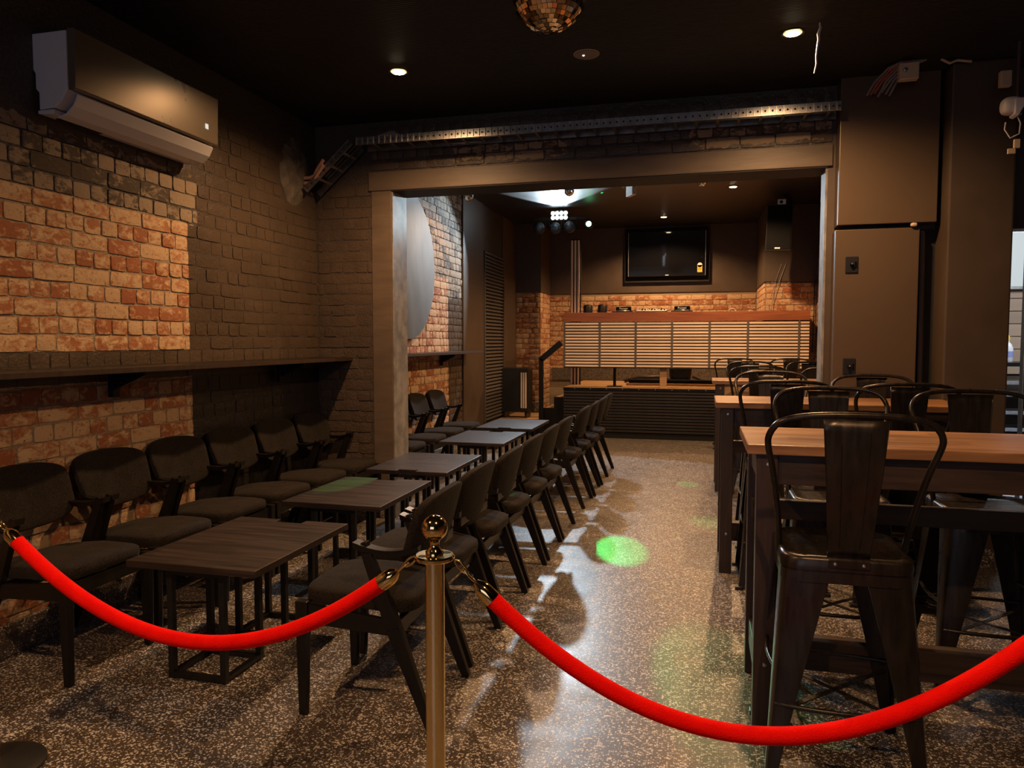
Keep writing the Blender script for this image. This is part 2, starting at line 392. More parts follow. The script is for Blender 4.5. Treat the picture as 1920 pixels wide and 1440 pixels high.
ST = [brick_mesh(.2255, BH, s) for s in range(5)]; HD = [brick_mesh(.1035, BH, 20+s) for s in range(5)]
for me in ST+HD: me.materials.append(None)
def brick_wall(parent, origin, udir, rz, u0, u1, z0, z1, m, cap, score, seed, holes=(), bond='english', zoff=0, relief=lambda u, z: 1.0):
    """face bricks on a wall; udir unit vector in xy, the wall normal is rz-rotated -Y"""
    r = random.Random(seed); items = []; row = 0; z = z0 + CO/2 + zoff
    while z < z1 - .02:
        head = (row % 2 == 1) if bond == 'english' else False
        L = .113 if head else .236
        u = u0 - (L*.5 if (not head and (row//2) % 2) or head and (row % 4 == 1) else 0) + r.uniform(-.01, .01)
        while u < u1 - .01:
            ll = L
            if not head and r.random() < .08: ll = .113
            a, b = max(u, u0), min(u+ll, u1)
            if b-a > .03 and not any(h[0] < (a+b)/2 < h[1] and h[2] < z < h[3] for h in holes):
                src = r.choice(HD if ll < .15 else ST); full = (.113 if ll < .15 else .236)
                items.append(((a+b)/2, z + r.uniform(-.0035, .0035), (b-a)/full, src, r.uniform(-.0025, .0025), r.uniform(-.02, .02), r.random()))
            u += ll
        z += CO; row += 1
    items.sort(key=lambda t: -score(t[0], t[1]))
    R0 = Matrix.Rotation(rz, 4, 'Z'); nrm = R0 @ Vector((0, -1, 0))
    vs, fs, at = [], [], []
    for k, (u, z, s, me, off, tw, rd) in enumerate(items):
        p = Vector(origin) + Vector(udir)*u + nrm*off; p.z = z
        mx = Matrix.Translation(p) @ R0 @ Matrix.Rotation(tw, 4, 'Y') @ Matrix.Diagonal((s, relief(u, z), 1, 1))
        if k < cap:
            o = bpy.data.objects.new('brick', me); COL.objects.link(o); o.parent = parent; o.matrix_local = mx
            o.material_slots[0].link = 'OBJECT'; o.material_slots[0].material = m
        else:
            b = len(vs); vs += [tuple(mx @ v.co) for v in me.vertices]; at += [rd]*len(me.vertices)
            fs += [tuple(b+i for i in pl.vertices) for pl in me.polygons]
    if vs:
        me = bpy.data.meshes.new('bricks'); me.from_pydata(vs, [], fs); me.materials.append(m)
        me.polygons.foreach_set('use_smooth', [True]*len(me.polygons)); me.set_sharp_from_angle(angle=math.radians(40))
        a = me.attributes.new('rnd', 'FLOAT', 'POINT'); a.data.foreach_set('value', at)
        o = bpy.data.objects.new('bricks', me); COL.objects.link(o); o.parent = parent; o['kind'] = 'stuff'

# ------------------------------------------------------------------ setting
struct(part('floor', MB().box(XW-.1, 4.2, -4.2, YB+.1, -.1, 0), M['floor']))
c = MB().box(XW-.1, 4.2, -4.2, YW+.02, ZC, ZC+.1); struct(part('ceiling', c, M['ceil']))
struct(part('ceiling_back', MB().box(XW-.1, XR+.1, YW+.2, YB+.1, ZB, ZB+.1), M['ceilB']))
struct(part('wall_rear', MB().box(XW-.1, 4.2, -4.3, -4.2, 0, ZC), M['paint']))
struct(part('wall_right', MB().box(4.2, 4.3, -4.3, YW, 0, ZC), M['paint']))
wl = struct(part('wall_left', MB().box(XW-.1, XW, -4.2, YW+.02, 0, ZC), M['mortL']))
brick_wall(wl, (XW, 0, 0), (0, 1, 0), PI/2, 2.15, YW-.01, .0, 3.0, M['brickL'], 300, lambda u, z: (2 if 1.3 < z < 2.5 else (1 if z > .85 else 0))*10 + (5-u)*3 - abs(z-1.7), 3,
           holes=[(4.98, 5.5, 2.52, 2.98), (0, 4.02, 2.52, 3.1)], relief=lambda u, z: .58 if u < 4.0 and (z < 1.24 or 1.4 < z < 2.5) else .36)
wr = struct(part('wall_return', MB().box(XW, -2.43, YW, YW+.28, 0, ZC), M['mortR']))
brick_wall(wr, (0, YW, 0), (1, 0, 0), 0, XW+.01, -2.60, 0, 2.72, M['brickR'], 300, lambda u, z: z, 5, relief=lambda u, z: .36)
part('render_strip', MB().box(-2.60, -2.425, YW-.014, YW+.002, 0, 2.80), M['render'], wr, bevel=.006)
part('jamb_face', MB().box(-2.431, -2.418, YW-.004, YW+.28, 0, 2.66), M['jamb'], wr)
wh = struct(part('wall_beam', MB().box(-2.43, .82, YW, YW+.28, 2.66, ZC+.1), M['mortH']))
struct(part('wall_over_beam', MB().box(XW, XR+.1, YW+.05, YW+.2, ZC+.1, ZB+.1), M['ceil']))
part('render_strip', MB().box(-2.62, .85, YW-.024, YW+.002, 2.655, 2.805), M['render'], wh, bevel=.006)
brick_wall(wh, (0, YW, 0), (1, 0, 0), 0, -2.6, .85, 2.815, 3.19, M['brickH'], 300, lambda u, z: -z, 6)
part('soffit', MB().box(-2.43, .82, YW-.015, YW+.28, 2.648, 2.66), M['ceil'], wh)
wj = struct(part('wall_right_of_opening', MB().box(.82, 1.95, YW, YW+.24, 0, ZC), M['paint']))
part('jamb_face', MB().box(.808, .822, YW-.004, YW+.19, 0, 2.655), M['jamb'], wj)
# back room shell
wb = struct(part('wall_back_left', MB().box(XW-.1, XW, YW+.28, YB, 0, ZB), M['mortB']))
brick_wall(wb, (XW, 0, 0), (0, 1, 0), PI/2, 6.6, 9.33, 0, ZB, M['brickB'], 300, lambda u, z: (10 if u > 7.35 else 0) + (4 if .8 < z < 3.2 else 0), 8, holes=[(6.5, 8.0, 1.6, 3.0)])
part('render_pier', MB().box(XW, XW+.03, 9.33, 10.26, .0, ZB), M['paint'], wb, bevel=.008)
part('render_strip', MB().box(XW, XW+.02, 11.36, 12.2, 0, ZB), M['paint'], wb)
ws = struct(part('wall_back', MB().box(XW-.1, XR+.1, YB, YB+.1, 0, ZB), M['mortS']))
brick_wall(ws, (0, YB, 0), (1, 0, 0), 0, -2.66, .86, .76, 2.29, M['brickS'], 300, lambda u, z: z, 9)
part('painted_band', MB().box(-2.66, .86, YB-.02, YB+.001, 2.29, ZB), M['paint'], ws, bevel=.004)
wp = struct(part('wall_pier_left', MB().box(XW-.1, -2.66, 12.2, YB, 0, ZB), M['mortS']))
brick_wall(wp, (0, 12.2, 0), (1, 0, 0), 0, XW+.02, -2.67, .1, 2.27, M['brickS'], 300, lambda u, z: z, 10)
brick_wall(wp, (-2.66, 0, 0), (0, 1, 0), PI/2, 12.2, 12.99, .1, 2.27, M['brickT'], 300, lambda u, z: z, 11)
part('painted_band', MB().box(XW-.02, -2.64, 12.18, YB, 2.27, ZB), M['paint'], wp, bevel=.004)
wq = struct(part('wall_pier_right', MB().box(.88, XR+.1, 11.45, YB, 0, ZB), M['mortS']))
brick_wall(wq, (0, 11.45, 0), (1, 0, 0), 0, .89, XR-.01, .76, 2.33, M['brickS'], 300, lambda u, z: z, 12)
brick_wall(wq, (.88, YB, 0), (0, -1, 0), -PI/2, 0.02, YB-11.45, .76, 2.31, M['brickT'], 300, lambda u, z: z, 13)
part('painted_band', MB().box(.86, XR+.1, 11.43, YB, 2.32, ZB), M['paint'], wq, bevel=.004)
wk = struct(part('wall_back_right', MB().box(XR, XR+.1, YW+.24, YB, 0, ZB), M['mortT']))
brick_wall(wk, (XR, YB, 0), (0, -1, 0), -PI/2, 1.56, 3.6, .0, 2.33, M['brickT'], 300, lambda u, z: z, 14)
part('painted_band', MB().box(XR-.02, XR+.001, YW+.24, 11.43, 2.33, ZB), M['paint'], wk)
# terrazzo skirtings
def skirt(n, *b, m='floor'): struct(part(n, MB().box(*b), M[m], bevel=.006))
skirt('baseboard_left', XW, XW+.035, -4, YW, 0, .15); skirt('baseboard_return', XW+.035, -2.45, YW-.035, YW, 0, .15)
skirt('baseboard_back_left', XW, XW+.04, YW+.28, 9.3, 0, .15)
skirt('baseboard_stage', -2.6, .86, YB-.05, YB, .76, .98, m='skirt_shade')
skirt('baseboard_pier', XW+.03, -2.63, 12.15, 12.2, .24, .42)
# column and doorway on the right
wc = struct(part('wall_column', MB().box(1.50, 1.87, 5.28, YW+.1, 0, ZC), M['paint'], bevel=.012))
skirt('baseboard_column', 1.49, 1.88, 5.255, 5.30, 0, .12)
struct(part('wall_door_lintel', MB().box(1.87, 4.2, 5.5, YW+.1, 2.18, ZC), M['paint']))
struct(part('wall_side_room_right', MB().box(4.2, 4.3, YW, 9.1, 0, ZC), M['paint']))
struct(part('wall_side_room_left', MB().box(XR+.1, XR+.2, YW+.24, 9.1, 0, ZC), M['paint']))
dr = struct(part('door_1', MB().box(2.14, 2.9, 5.58, 5.63, .0, 2.12), M['rubber'], bevel=.004))
for i, (a, b) in enumerate(((2.095, 2.115), (2.12, 2.135), (2.05, 2.06))):
    part('door_frame', MB().box(a, b, 5.54, 5.6, 0, 2.14), M['blackm'] if i < 2 else M['galv'], dr, bevel=.003)
# cool-lit side room seen through the door gap
struct(part('floor_side_room', MB().box(1.9, 4.2, 5.56, 9.1, 0, .006), simple_noise('pale_tile', (.42, .44, .47), (.55, .57, .6), 5, .35, bump=.1)))
lamp('AREA', (3.5, 7.2, 3.0), 95, (.80, .88, 1), (3.0, 7.2, 0), sx=1.2, sy=1.6)
wsd = struct(part('wall_side_room', MB().box(1.9, 4.2, 9.0, 9.1, 0, ZC), M['paint']))
struct(part('ceiling_side_room', MB().box(XR+.2, 4.2, YW+.1, 9.1, ZC, ZC+.1), M['ceil']))
bm_ = wood('weathered_board', (.30, .20, .13), (.40, .28, .19), .6, 'x', 3)
plank0 = MB().box(0, 1.1, -.02, 0, 0, .128).build('plank', bm_, wsd, bevel=.004)
for i in range(11):
    o = plank0 if i == 0 else plank0.copy()
    if i: COL.objects.link(o); o.parent = wsd
    o.location = (2.9+.013*(i % 2), 9.0, 1.10+i*.135)
wn = struct(part('window_1', MB().box(2.88, 3.5, 8.93, 8.97, 2.0, 2.62), M['galv'], bevel=.004))
part('pane', MB().box(2.90, 3.30, 8.925, 8.935, 2.03, 2.60), emis('frosted_daylight', (.72, .80, .82), .75), wn)
part('mullion', MB().box(3.30, 3.335, 8.915, 8.935, 2.03, 2.60), M['galv'], wn, bevel=.003)
sh = root('shelving_unit', 'dark shelving unit with pale shelf boards seen through gap beside door', 'shelves', (3.0, 8.55, 0))
part('side', MB().box(-.25, -.23, -.2, .2, 0, 1.2), M['blackm'], sh, bevel=.002); part('side', MB().box(.5, .52, -.2, .2, 0, 1.2), M['blackm'], sh, bevel=.002)
part('top', MB().box(-.27, .54, -.22, .22, 1.2, 1.24), M['blackm'], sh, bevel=.003)
for z in (.22, .38, .55, .72, .90, 1.02): part('shelf_board', MB().box(-.23, .5, -.2, .2, z, z+.03), M['silver'], sh, bevel=.002)
bt = root('spray_bottle', 'pale plastic bottle with yellow cap on shelving top beside door', 'bottle', (2.98, 8.45, 1.24))
part('body', MB().lathe([(.0, 0), (.045, 0), (.05, .01), (.05, .14), (.035, .18), (.018, .2), (.018, .22)], 20), M['white'], bt, auto=40)
part('band', MB().lathe([(.0508, .05), (.0508, .11)], 20), mat('blue_print', (.25, .28, .5), .5), bt); part('cap', MB().lathe([(.0, .22), (.02, .22), (.02, .25), (.014, .27), (0, .27)], 16), M['yellow'], bt, auto=40)
bx = tag(part('snack_box', MB().box(-.06, .06, -.05, .05, 0, .05), mat('orange_box', (.75, .22, .1), .5), bevel=.004), 'small orange and white carton left of bottle on shelving', 'box'); bx.location = (2.83, 8.42, 1.24)
part('label', MB().box(-.061, .061, -.0515, -.05, .0, .02), M['white'], bx)

# electrical panels right of the opening
p1 = struct(part('trim_1', MB().box(.87, 1.47, YW-.15, YW, 2.23, ZC), M['panel'], bevel=.005))
p2 = struct(part('trim_2', MB().box(.86, 1.375, YW-.14, YW, .0, 2.20), M['panel'], bevel=.006))
part('void', MB().box(1.375, 1.50, YW-.03, YW, 0, 2.2), M['hole'], p2)
part('conduit', MB().cyl((1.43, YW-.07, 0), (1.41, YW-.07, 2.18), .016, n=12), M['panel'], p2, smooth=True)
part('loose_board', MB().beam((1.415, YW-.06, 0), (1.395, YW-.06, 2.18), .012, .08, up=(0, 1, 0)), M['paint'], p2)
def outlet(z, lab):
    r = root('power_outlet', lab, 'power outlet', (.965, YW-.14, z), 0, 'black wall outlets on the panel')
    part('plate', MB().box(-.04, .04, -.008, 0, -.055, .055), M['rubber'], r, bevel=.004)
    part('knob', MB().lathe([(0, -.03), (.008, -.03), (.012, -.022), (.013, -.006), (.02, -.006)], 18, axis='y'), M['gloss'], r, auto=40)
    part('screw', MB().lathe([(0, -.036), (.005, -.035), (.006, -.029)], 12, c=(0, 0, .003), axis='y'), M['galv'], r)
    part('switch', MB().box(.018, .030, -.014, -.008, -.02, .02), M['gloss'], r, bevel=.002)
outlet(1.965, 'upper black outlet plate on the tall brown panel'); outlet(1.28, 'lower black outlet plate on the tall brown panel, behind the stool hoop')
k = tag(part('door_stop', MB().sellip((0, 0, 0), (.022, .014, .014), .8, 14, 8), M['cream'], smooth=True), 'small cream rubber bump under the upper brown panel box', 'knob'); k.location = (1.335, YW-.15, 2.215)

# ceiling fittings
def downlight(x, y, z, lab):
    r = root('downlight', lab, 'ceiling light', (x, y, z), 0, 'warm recessed ceiling lights')
    part('bezel', MB().lathe([(.052, -.001), (.062, -.001), (.066, -.006), (.062, -.010), (.054, -.008)], 32), M['rubber'], r, auto=40)
    part('bulb', MB().lathe([(0, -.016), (.040, -.014), (.044, -.006)], 28), M['lampw'], r, smooth=True)
    part('glow_ring', MB().lathe([(.040, -.012), (.054, -.007), (.054, 0)], 28), M['lampo'], r, smooth=True)  # ring glows by itself, standing for lamplight on the reflector
downlight(*FRONT_LIGHTS[0], ZC, 'lit downlight on the left of the front ceiling, above the low tables')
downlight(*FRONT_LIGHTS[1], ZC, 'lit downlight on the right of the front ceiling, beside the hanging white strip')
downlight(*BACK_LIGHTS[0], ZB, 'lit downlight in front of the television')
downlight(*BACK_LIGHTS[1], ZB, 'lit downlight in the back room between the small mirror ball and the wall speaker')
sm = root('smoke_detector', 'flat grey round smoke detector on black ceiling behind mirror ball', 'smoke detector', (-.71, 4.57, ZC))
part('base', MB().lathe([(0, -.004), (.078, -.004), (.080, 0)], 40), M['cream'], sm, auto=40).scale = (1, 1, 1)
part('disc', MB().lathe([(0, -.014), (.06, -.013), (.072, -.008), (.074, -.004)], 40), mat('aged_plastic', (.24, .20, .18), .5), sm, auto=40)
part('indicator', MB().lathe([(0, -.020), (.006, -.018), (.008, -.013)], 10, c=(-.015, -.02, 0)), emis('led_white', (1, .95, .85), 1.5), sm)
st = tag(part('ceiling_strip', MB().tube([(0, 0, 0), (.004, -.002, -.03), (-.006, .002, -.06), (-.003, .003, -.09), (-.010, 0, -.14), (-.014, .002, -.18), (-.012, 0, -.22), (-.022, 0, -.27)], [.004, .007, .009, .007, .006, .005, .005, .004], 8), M['white'], smooth=True), 'thin torn white strip hanging from ceiling beside right downlight', 'strip'); st.location = (.60, 4.45, ZC)

def mirror_ball(loc, R, m, lab, zc, rows, grp=None, cord=True):
    r = root('mirror_ball', lab, 'mirror ball', loc, random.random(), grp); rnd = random.Random(rows)
    part('core', MB().lathe([(max(0.0005, R*.975*math.sin(PI*i/20)), -R*.975*math.cos(PI*i/20)) for i in range(21)], 40), M['rubber'], r, smooth=True)
    vs = []; fs = []
    for i in range(rows):
        a0 = -PI/2 + PI*(i+.04)/rows; a1 = -PI/2 + PI*(i+.96)/rows; n = max(4, int(2*rows*math.cos((a0+a1)/2)))
        for j in range(n):
            b0 = 2*PI*(j+.04)/n; b1 = 2*PI*(j+.96)/n; tilt = Vector((rnd.uniform(-.06, .06), rnd.uniform(-.06, .06), rnd.uniform(-.06, .06)))*R
            k = len(vs)
            for (a, b) in ((a0, b0), (a0, b1), (a1, b1), (a1, b0)):
                p = Vector((math.cos(a)*math.cos(b), math.cos(a)*math.sin(b), math.sin(a)))*R; vs.append(p + p.normalized()*tilt.dot(p)/R*.35)
            fs.append((k, k+1, k+2, k+3))
    o = MB().add(vs, fs).build('mirror_tiles', m, r); o['kind'] = 'stuff'
    if cord:
        part('motor_cap', MB().lathe([(0, R*.96), (R*.2, R*.97), (R*.2, R*1.08), (0, R*1.1)], 18), M['galv'], r, auto=40)
        part('cord', MB().cyl((0, 0, R*1.05), (0, 0, zc-loc[2]), .003, n=8), M['rubber'], r)
mirror_ball((-.62, 3.0, 2.855), .152, M['bronzemirror'], 'large bronze-lit mirror ball cut off by top of view', ZC, 24)
for (x, y, z, lab) in ((-.03, 9.0, 3.32, 'small mirror ball left of the right back-room downlight'), (1.10, 8.6, 3.28, 'small mirror ball at the top right corner of the opening'),
                       (-1.62, 9.1, 3.30, 'small mirror ball right above the white party light'), (-2.86, 8.9, 3.26, 'small mirror ball near the left wall above the grey disc')):
    mirror_ball((x, y, z), .062, M['mirror'], lab, ZB, 12, 'small mirror balls in the back room', True)
ex = root('hanging_sign', 'small bright white plastic sign box hanging from the back room ceiling', 'sign', (-.82, 8.7, ZB-.18), .5)
part('housing', MB().box(-.028, .028, -.09, .09, -.11, .12), M['white'], ex, bevel=.006); part('stem', MB().box(-.01, .01, -.02, .02, .12, .18), M['white'], ex)
part('mark', MB().box(-.006, .006, -.0915, -.09, -.03, .03), M['rubber'], ex)

# AC
ac = root('air_conditioner', 'wall air conditioner with bronze front panel and white underside above brick patch', 'air conditioner', (XW, 3.43, 2.52))
yl = .53
part('body', MB().prism([(0, .385), (.195, .385), (.195, .12), (.165, .07), (.12, .035), (.03, .03), (.03, .11), (.012, .13), (.012, .20), (0, .22)], 'y', -yl, yl), M['white'], ac, bevel=.004)
part('front_panel', MB().prism([(.197, .395), (.240, .393), (.243, .388), (.235, .118), (.228, .108), (.197, .112)], 'y', -yl+.004, yl-.002), M['acfront'], ac, bevel=.004)
part('air_flap', MB().prism([(.215, .102), (.222, .095), (.195, .045), (.15, .008), (.10, -.004), (.10, .004), (.148, .016), (.19, .052)], 'y', -yl+.035, yl-.03), M['white'], ac, bevel=.002)
part('underside', MB().prism([(.02, .028), (.115, .028), (.115, .004), (.02, .012)], 'y', -yl, yl-.01), M['white'], ac, bevel=.003)
part('louvre_slot', MB().box(.05, .10, -.46, -.2, .0025, .006), M['felt'], ac)
part('badge', MB().box(.240, .243, .405, .432, .185, .215), emis('badge_light', (.9, .85, .75), .8), ac, bevel=.003)

# cable tray
TY = YW-.27
tr = root('cable_tray', 'galvanised perforated cable tray running along the beam over the opening', 'cable tray', (0, 0, 0))
x0, x1, zt = -2.60, .855, 2.985
def tray_seg(a, b, up, depth, rail_h, tagname):
    a = Vector(a); b = Vector(b); d = (b-a).normalized(); L = (b-a).length; n = int(L/.047); up = Vector(up)
    Rm = Matrix((d, Vector((0, 1, 0)), up)).transposed().to_4x4(); Rm.translation = a
    e = MB().box(0, L, -.002, .0, 0, .004, Rm).box(0, L, -.002, 0, rail_h-.004, rail_h, Rm).box(0, L, -.009, .0, -.002, .002, Rm).box(0, L, .0, .003, 0, rail_h, Rm)
    part('side_rail', e, M['galvd'], tr); part('side_rail', MB().box(0, L, depth-.002, depth, 0, rail_h, Rm), M['galvd'], tr)
    rib = None
    for i in range(n+1):
        if rib is None:
            q = MB().box(-.0028, .0028, -.010, -.001, .003, rail_h-.003); rib = q.build('rail_rib', M['galv'], tr); o = rib
            hole = MB().lathe([(0, -.0032), (.0065, -.0032), (.0065, -.002)], 10, axis='y').build('slot_hole', M['hole'], tr); h = hole
            rung = MB().box(-.010, .010, 0, depth, 0, .003).build('rung', M['galv'], tr); g = rung
        else:
            o = rib.copy(); COL.objects.link(o); h = hole.copy(); COL.objects.link(h)
        t_ = Matrix.Translation((min(i*.047, L), 0, 0)); o.matrix_local = Rm @ t_
        h.matrix_local = Rm @ Matrix.Translation((min(i*.047+.023, L-.01), 0, rail_h*.5))
        if i % 3 == 0 and i:
            g = rung.copy(); COL.objects.link(g); g.matrix_local = Rm @ t_
tray_seg((x0, TY, zt-.03), (x1, TY, zt-.03), (0, 0, 1), .20, .060, 'main')
tray_seg((-3.02, TY, 2.62), (x0-.03, TY, zt-.02), Vector((-.365, 0, .39)).normalized() , .20, .055, 'drop')
part('bracket', MB().prism([(-2.42, zt+.03), (-2.32, zt+.055), (-2.28, zt+.055), (-2.24, zt+.03)], 'y', TY-.01, TY+.03), M['galv'], tr)
cb = tag(part('tray_cables', MB().tube([(-2.9, TY+.06, 2.75), (-2.62, TY+.07, 3.0), (-2.2, TY+.08, 3.02), (-1, TY+.08, 3.0), (.85, TY+.08, 3.0)], .014, 8).tube([(-2.9, TY+.1, 2.74), (-2.6, TY+.11, 3.0), (-1.2, TY+.12, 3.01), (.85, TY+.12, 3.0)], .012, 8), M['rubber'], smooth=True), 'black cables lying inside the cable tray', 'cables')
pl = root('pipe_hole', 'rough grey plaster patch on left wall where copper pipes come out', 'plaster patch', (XW, 5.22, 2.76))
rr = random.Random(4); vs = [(.022, 0, 0)]; fs = []
for ring in (1, 2, 3, 4):
    for i in range(22):
        a = 2*PI*i/22; rad = ring/4*(1+rr.uniform(-.10, .10)); vs.append((.024 if ring < 4 else .0, .20*rad*math.cos(a), .255*rad*math.sin(a)+.03*math.cos(a)))
        if ring < 4: vs[-1] = (.020+rr.uniform(-.012, .016), vs[-1][1], vs[-1][2])
for i in range(22): fs.append((0, 1+i, 1+(i+1) % 22))
for ring in range(3):
    for i in range(22): fs.append((1+ring*22+i, 1+(ring+1)*22+i, 1+(ring+1)*22+(i+1) % 22, 1+ring*22+(i+1) % 22))
MB().add(vs, fs).build('plaster', M['plaster'], pl)
for z in (-.02, -.06): part('copper_pipe', MB().tube([(.0, .10, z), (.08, .10, z), (.13, .08, z+.01), (.17, .05, z+.05), (.24, .02, z+.11)], .014, 10), M['copper'], pl, smooth=True)

# cable bundle, junction box and camera top right
cbn = root('cable_bundle', 'loose bundle of cables with junction box hanging from ceiling over brown panels', 'cables', (1.16, YW-.35, ZC))
rr = random.Random(9)
for i in range(7):
    o_ = i*.022
    part('cable', MB().tube([(-.16+o_, .05, -.16-rr.random()*.03), (-.12+o_, .03, -.10), (-.05+o_, .0, -.03), (.03+o_, -.02, .0)], .007, 7), mat('grey_red_cable', (.30, .08, .06) if i in (1, 2) else (.20, .19, .17), .5), cbn, smooth=True)
part('junction_box', MB().box(.0, .11, -.08, -.02, -.13, -.03), M['cream'], cbn, bevel=.006)
part('cable_gland', MB().lathe([(0, -.095), (.012, -.093), (.014, -.08)], 12, c=(.03, 0, -.075), axis='y'), M['galv'], cbn)
part('cable', MB().tube([(.25, 0, 0), (.30, 0, -.03), (.34, 0, -.015), (.42, 0, -.03)], .008, 7), M['cream'], cbn, smooth=True)
sc_ = root('security_camera', 'white and black security camera with dangling cable at the top right edge', 'camera', (1.70, 4.9, 2.80))
part('mount', MB().sellip((0, 0, 0), (.055, .05, .05), .7, 20, 12), M['white'], sc_, smooth=True)
part('hood', MB().prism([(0, .03), (.10, .03), (.11, .0), (.05, -.01), (.02, -.07), (.0, -.06)], 'y', -.06, .03), M['white'], sc_, bevel=.005)
part('lens', MB().box(.03, .11, -.055, .02, -.065, -.008), M['gloss'], sc_, bevel=.006)
part('cable', MB().tube([(.03, 0, -.05), (.05, 0, -.10), (.045, 0, -.16), (.0, 0, -.18), (-.03, 0, -.13), (-.025, 0, -.09)], .004, 7), M['white'], sc_, smooth=True)
part('connector', MB().box(.02, .05, -.01, .01, -.24, -.19).box(-.01, .03, -.005, .01, -.27, -.24), M['cream'], sc_, bevel=.002)
part('stem', MB().cyl((.03, 0, .03), (.03, 0, .36), .01, n=10), M['paint'], sc_)
dt = root('junction_box', 'small grey box beside the stem of the security camera', 'box', (1.68, 4.95, 2.97)); part('housing', MB().box(-.03, .03, -.02, .02, -.045, .045), M['cream'], dt, bevel=.006); part('lid', MB().box(-.022, .022, -.024, -.02, -.036, .036), M['cream'], dt, bevel=.003)

# wall shelf
def wall_shelf(y0, y1, xw, z, d, lab, brs):
    r = root('wall_shelf', lab, 'shelf', (xw, y0, z))
    part('board', MB().box(.0, d, 0, y1-y0, -.03, 0), M['blackw'], r, bevel=.003)
    part('edge_strip', MB().box(d, d+.004, 0, y1-y0, -.028, -.002), M['bwood'], r, bevel=.001)
    for b in brs:
        part('bracket', MB().box(.012, .045, b-y0-.025, b-y0+.025, -.17, -.03).prism([(.04, -.03), (d-.06, -.03), (d-.06, -.05), (.045, -.13), (.04, -.13)], 'y', b-y0-.012, b-y0+.012), M['blackm'], r, bevel=.003)
wall_shelf(.4, YW-.003, XW+.013, 1.32, .295, 'long black drink shelf on the left brick wall of the front room', [1.3, 3.29, 4.9])
wall_shelf(YW+.5, 9.42, XW+.013, 1.325, .26, 'shorter black drink shelf on the back room left wall under grey disc', [6.9, 8.45])

dd = root('wall_disc', 'large round grey painted disc hung on the back room brick wall', 'wall disc', (XW+.02, 7.40, 2.27))
part('disc', MB().lathe([(0, .0), (.79, .0), (.798, .004), (.798, .026), (.79, .030), (0, .030)], 72, axis='x'), M['disc'], dd, auto=40)
part('batten', MB().box(-.006, .0, -.4, .4, -.04, .04), M['blackw'], dd)

# ------------------------------------------------------------------ red rope stanchions
def stanchion(x, y, lab, rz=0):
    r = root('stanchion', lab, 'stanchion', (x, y, 0), rz, 'brass rope posts')
    part('base', MB().lathe([(0, 0), (.155, 0), (.160, .006), (.158, .014), (.13, .024), (.05, .034), (.03, .040), (0, .040)], 48), M['rubber'], r, auto=40)
    part('post', MB().lathe([(0, .035), (.0255, .035), (.0255, .878), (0, .878)], 40), M['goldtube'], r, auto=40)
    ring = MB().lathe([(.020, .876), (.049, .876), (.053, .880), (.053, .886), (.049, .890), (.020, .890)], 40)
    part('ring_plate', ring, M['gold'], r, auto=40)
    for k in range(4):
        a = PI/4+k*PI/2; part('rope_slot', MB().lathe([(0, .8902), (.010, .8902), (.010, .8908)], 14, c=(.036*math.cos(a), .036*math.sin(a), 0)), M['hole'], r)
    part('finial', MB().lathe([(.024, .889), (.024, .897), (.018, .903), (.013, .912), (.012, .920), (.015, .928)] + [(max(.001, .0345*math.sin(a)), .9605-.0345*math.cos(a)) for a in [math.radians(v) for v in range(28, 181, 8)]], 36), M['gold'], r, auto=50)
    return r
S1 = Vector((-.675, 1.80, .878)); S2 = Vector((-2.31, 1.90, .878)); S3 = Vector((.95, 1.96, .878))
stanchion(S1.x, S1.y, 'polished brass post in the centre foreground joining both red ropes')
stanchion(S2.x, S2.y, 'polished brass post at the left edge with black round base'); stanchion(S3.x, S3.y, 'polished brass post beyond the right edge holding the right rope')
def rope(A, B, sag, lab):
    r = root('velvet_rope', lab, 'rope', (0, 0, 0), 0, 'red velvet ropes'); N = 60
    d = (B-A); dh = Vector((d.x, d.y, 0)).normalized(); A = A + dh*.055; B = B - dh*.055
    def P(t): p = A.lerp(B, t); p.z -= 4*sag*t*(1-t); return p
    T0 = .062
    part('rope', MB().tube([P(T0 + (1-2*T0)*i/N) for i in range(N+1)], .0222, 18), M['velvet'], r, smooth=True)
    for e in (0, 1):
        f = (lambda t: P(t)) if e == 0 else (lambda t: P(1-t))
        a, b, c2 = f(T0+.004), f(T0-.019), f(T0-.026)
        part('end_cap', MB().tube([a, f(T0), f(T0-.013), b, c2], [.0235, .0235, .0225, .018, .009], 18), M['gold'], r, smooth=True)
        for q, (t0, t1) in enumerate(((T0-.028, T0-.046), (T0-.042, .002))):
            c0, c1 = f(t0), f(t1); mid = (c0+c1)/2; dd_ = (c1-c0); L = dd_.length/2+.004; u = dd_.normalized(); v = Vector((0, 0, 1)) if q else u.cross(Vector((0, 0, 1))).normalized(); v = (v-u*v.dot(u)).normalized()
            part('hook' if q else 'link', MB().tube([mid + u*L*math.cos(a_) + v*.0075*math.sin(a_) for a_ in [2*PI*i/18 for i in range(18)]], .0028, 8, closed=True), M['gold'], r, smooth=True)
rope(S2, S1, .325, 'red velvet rope sagging across the left half of view before low tables')
rope(S1, S3, .41, 'red velvet rope sagging across the right half of view before bar stools')

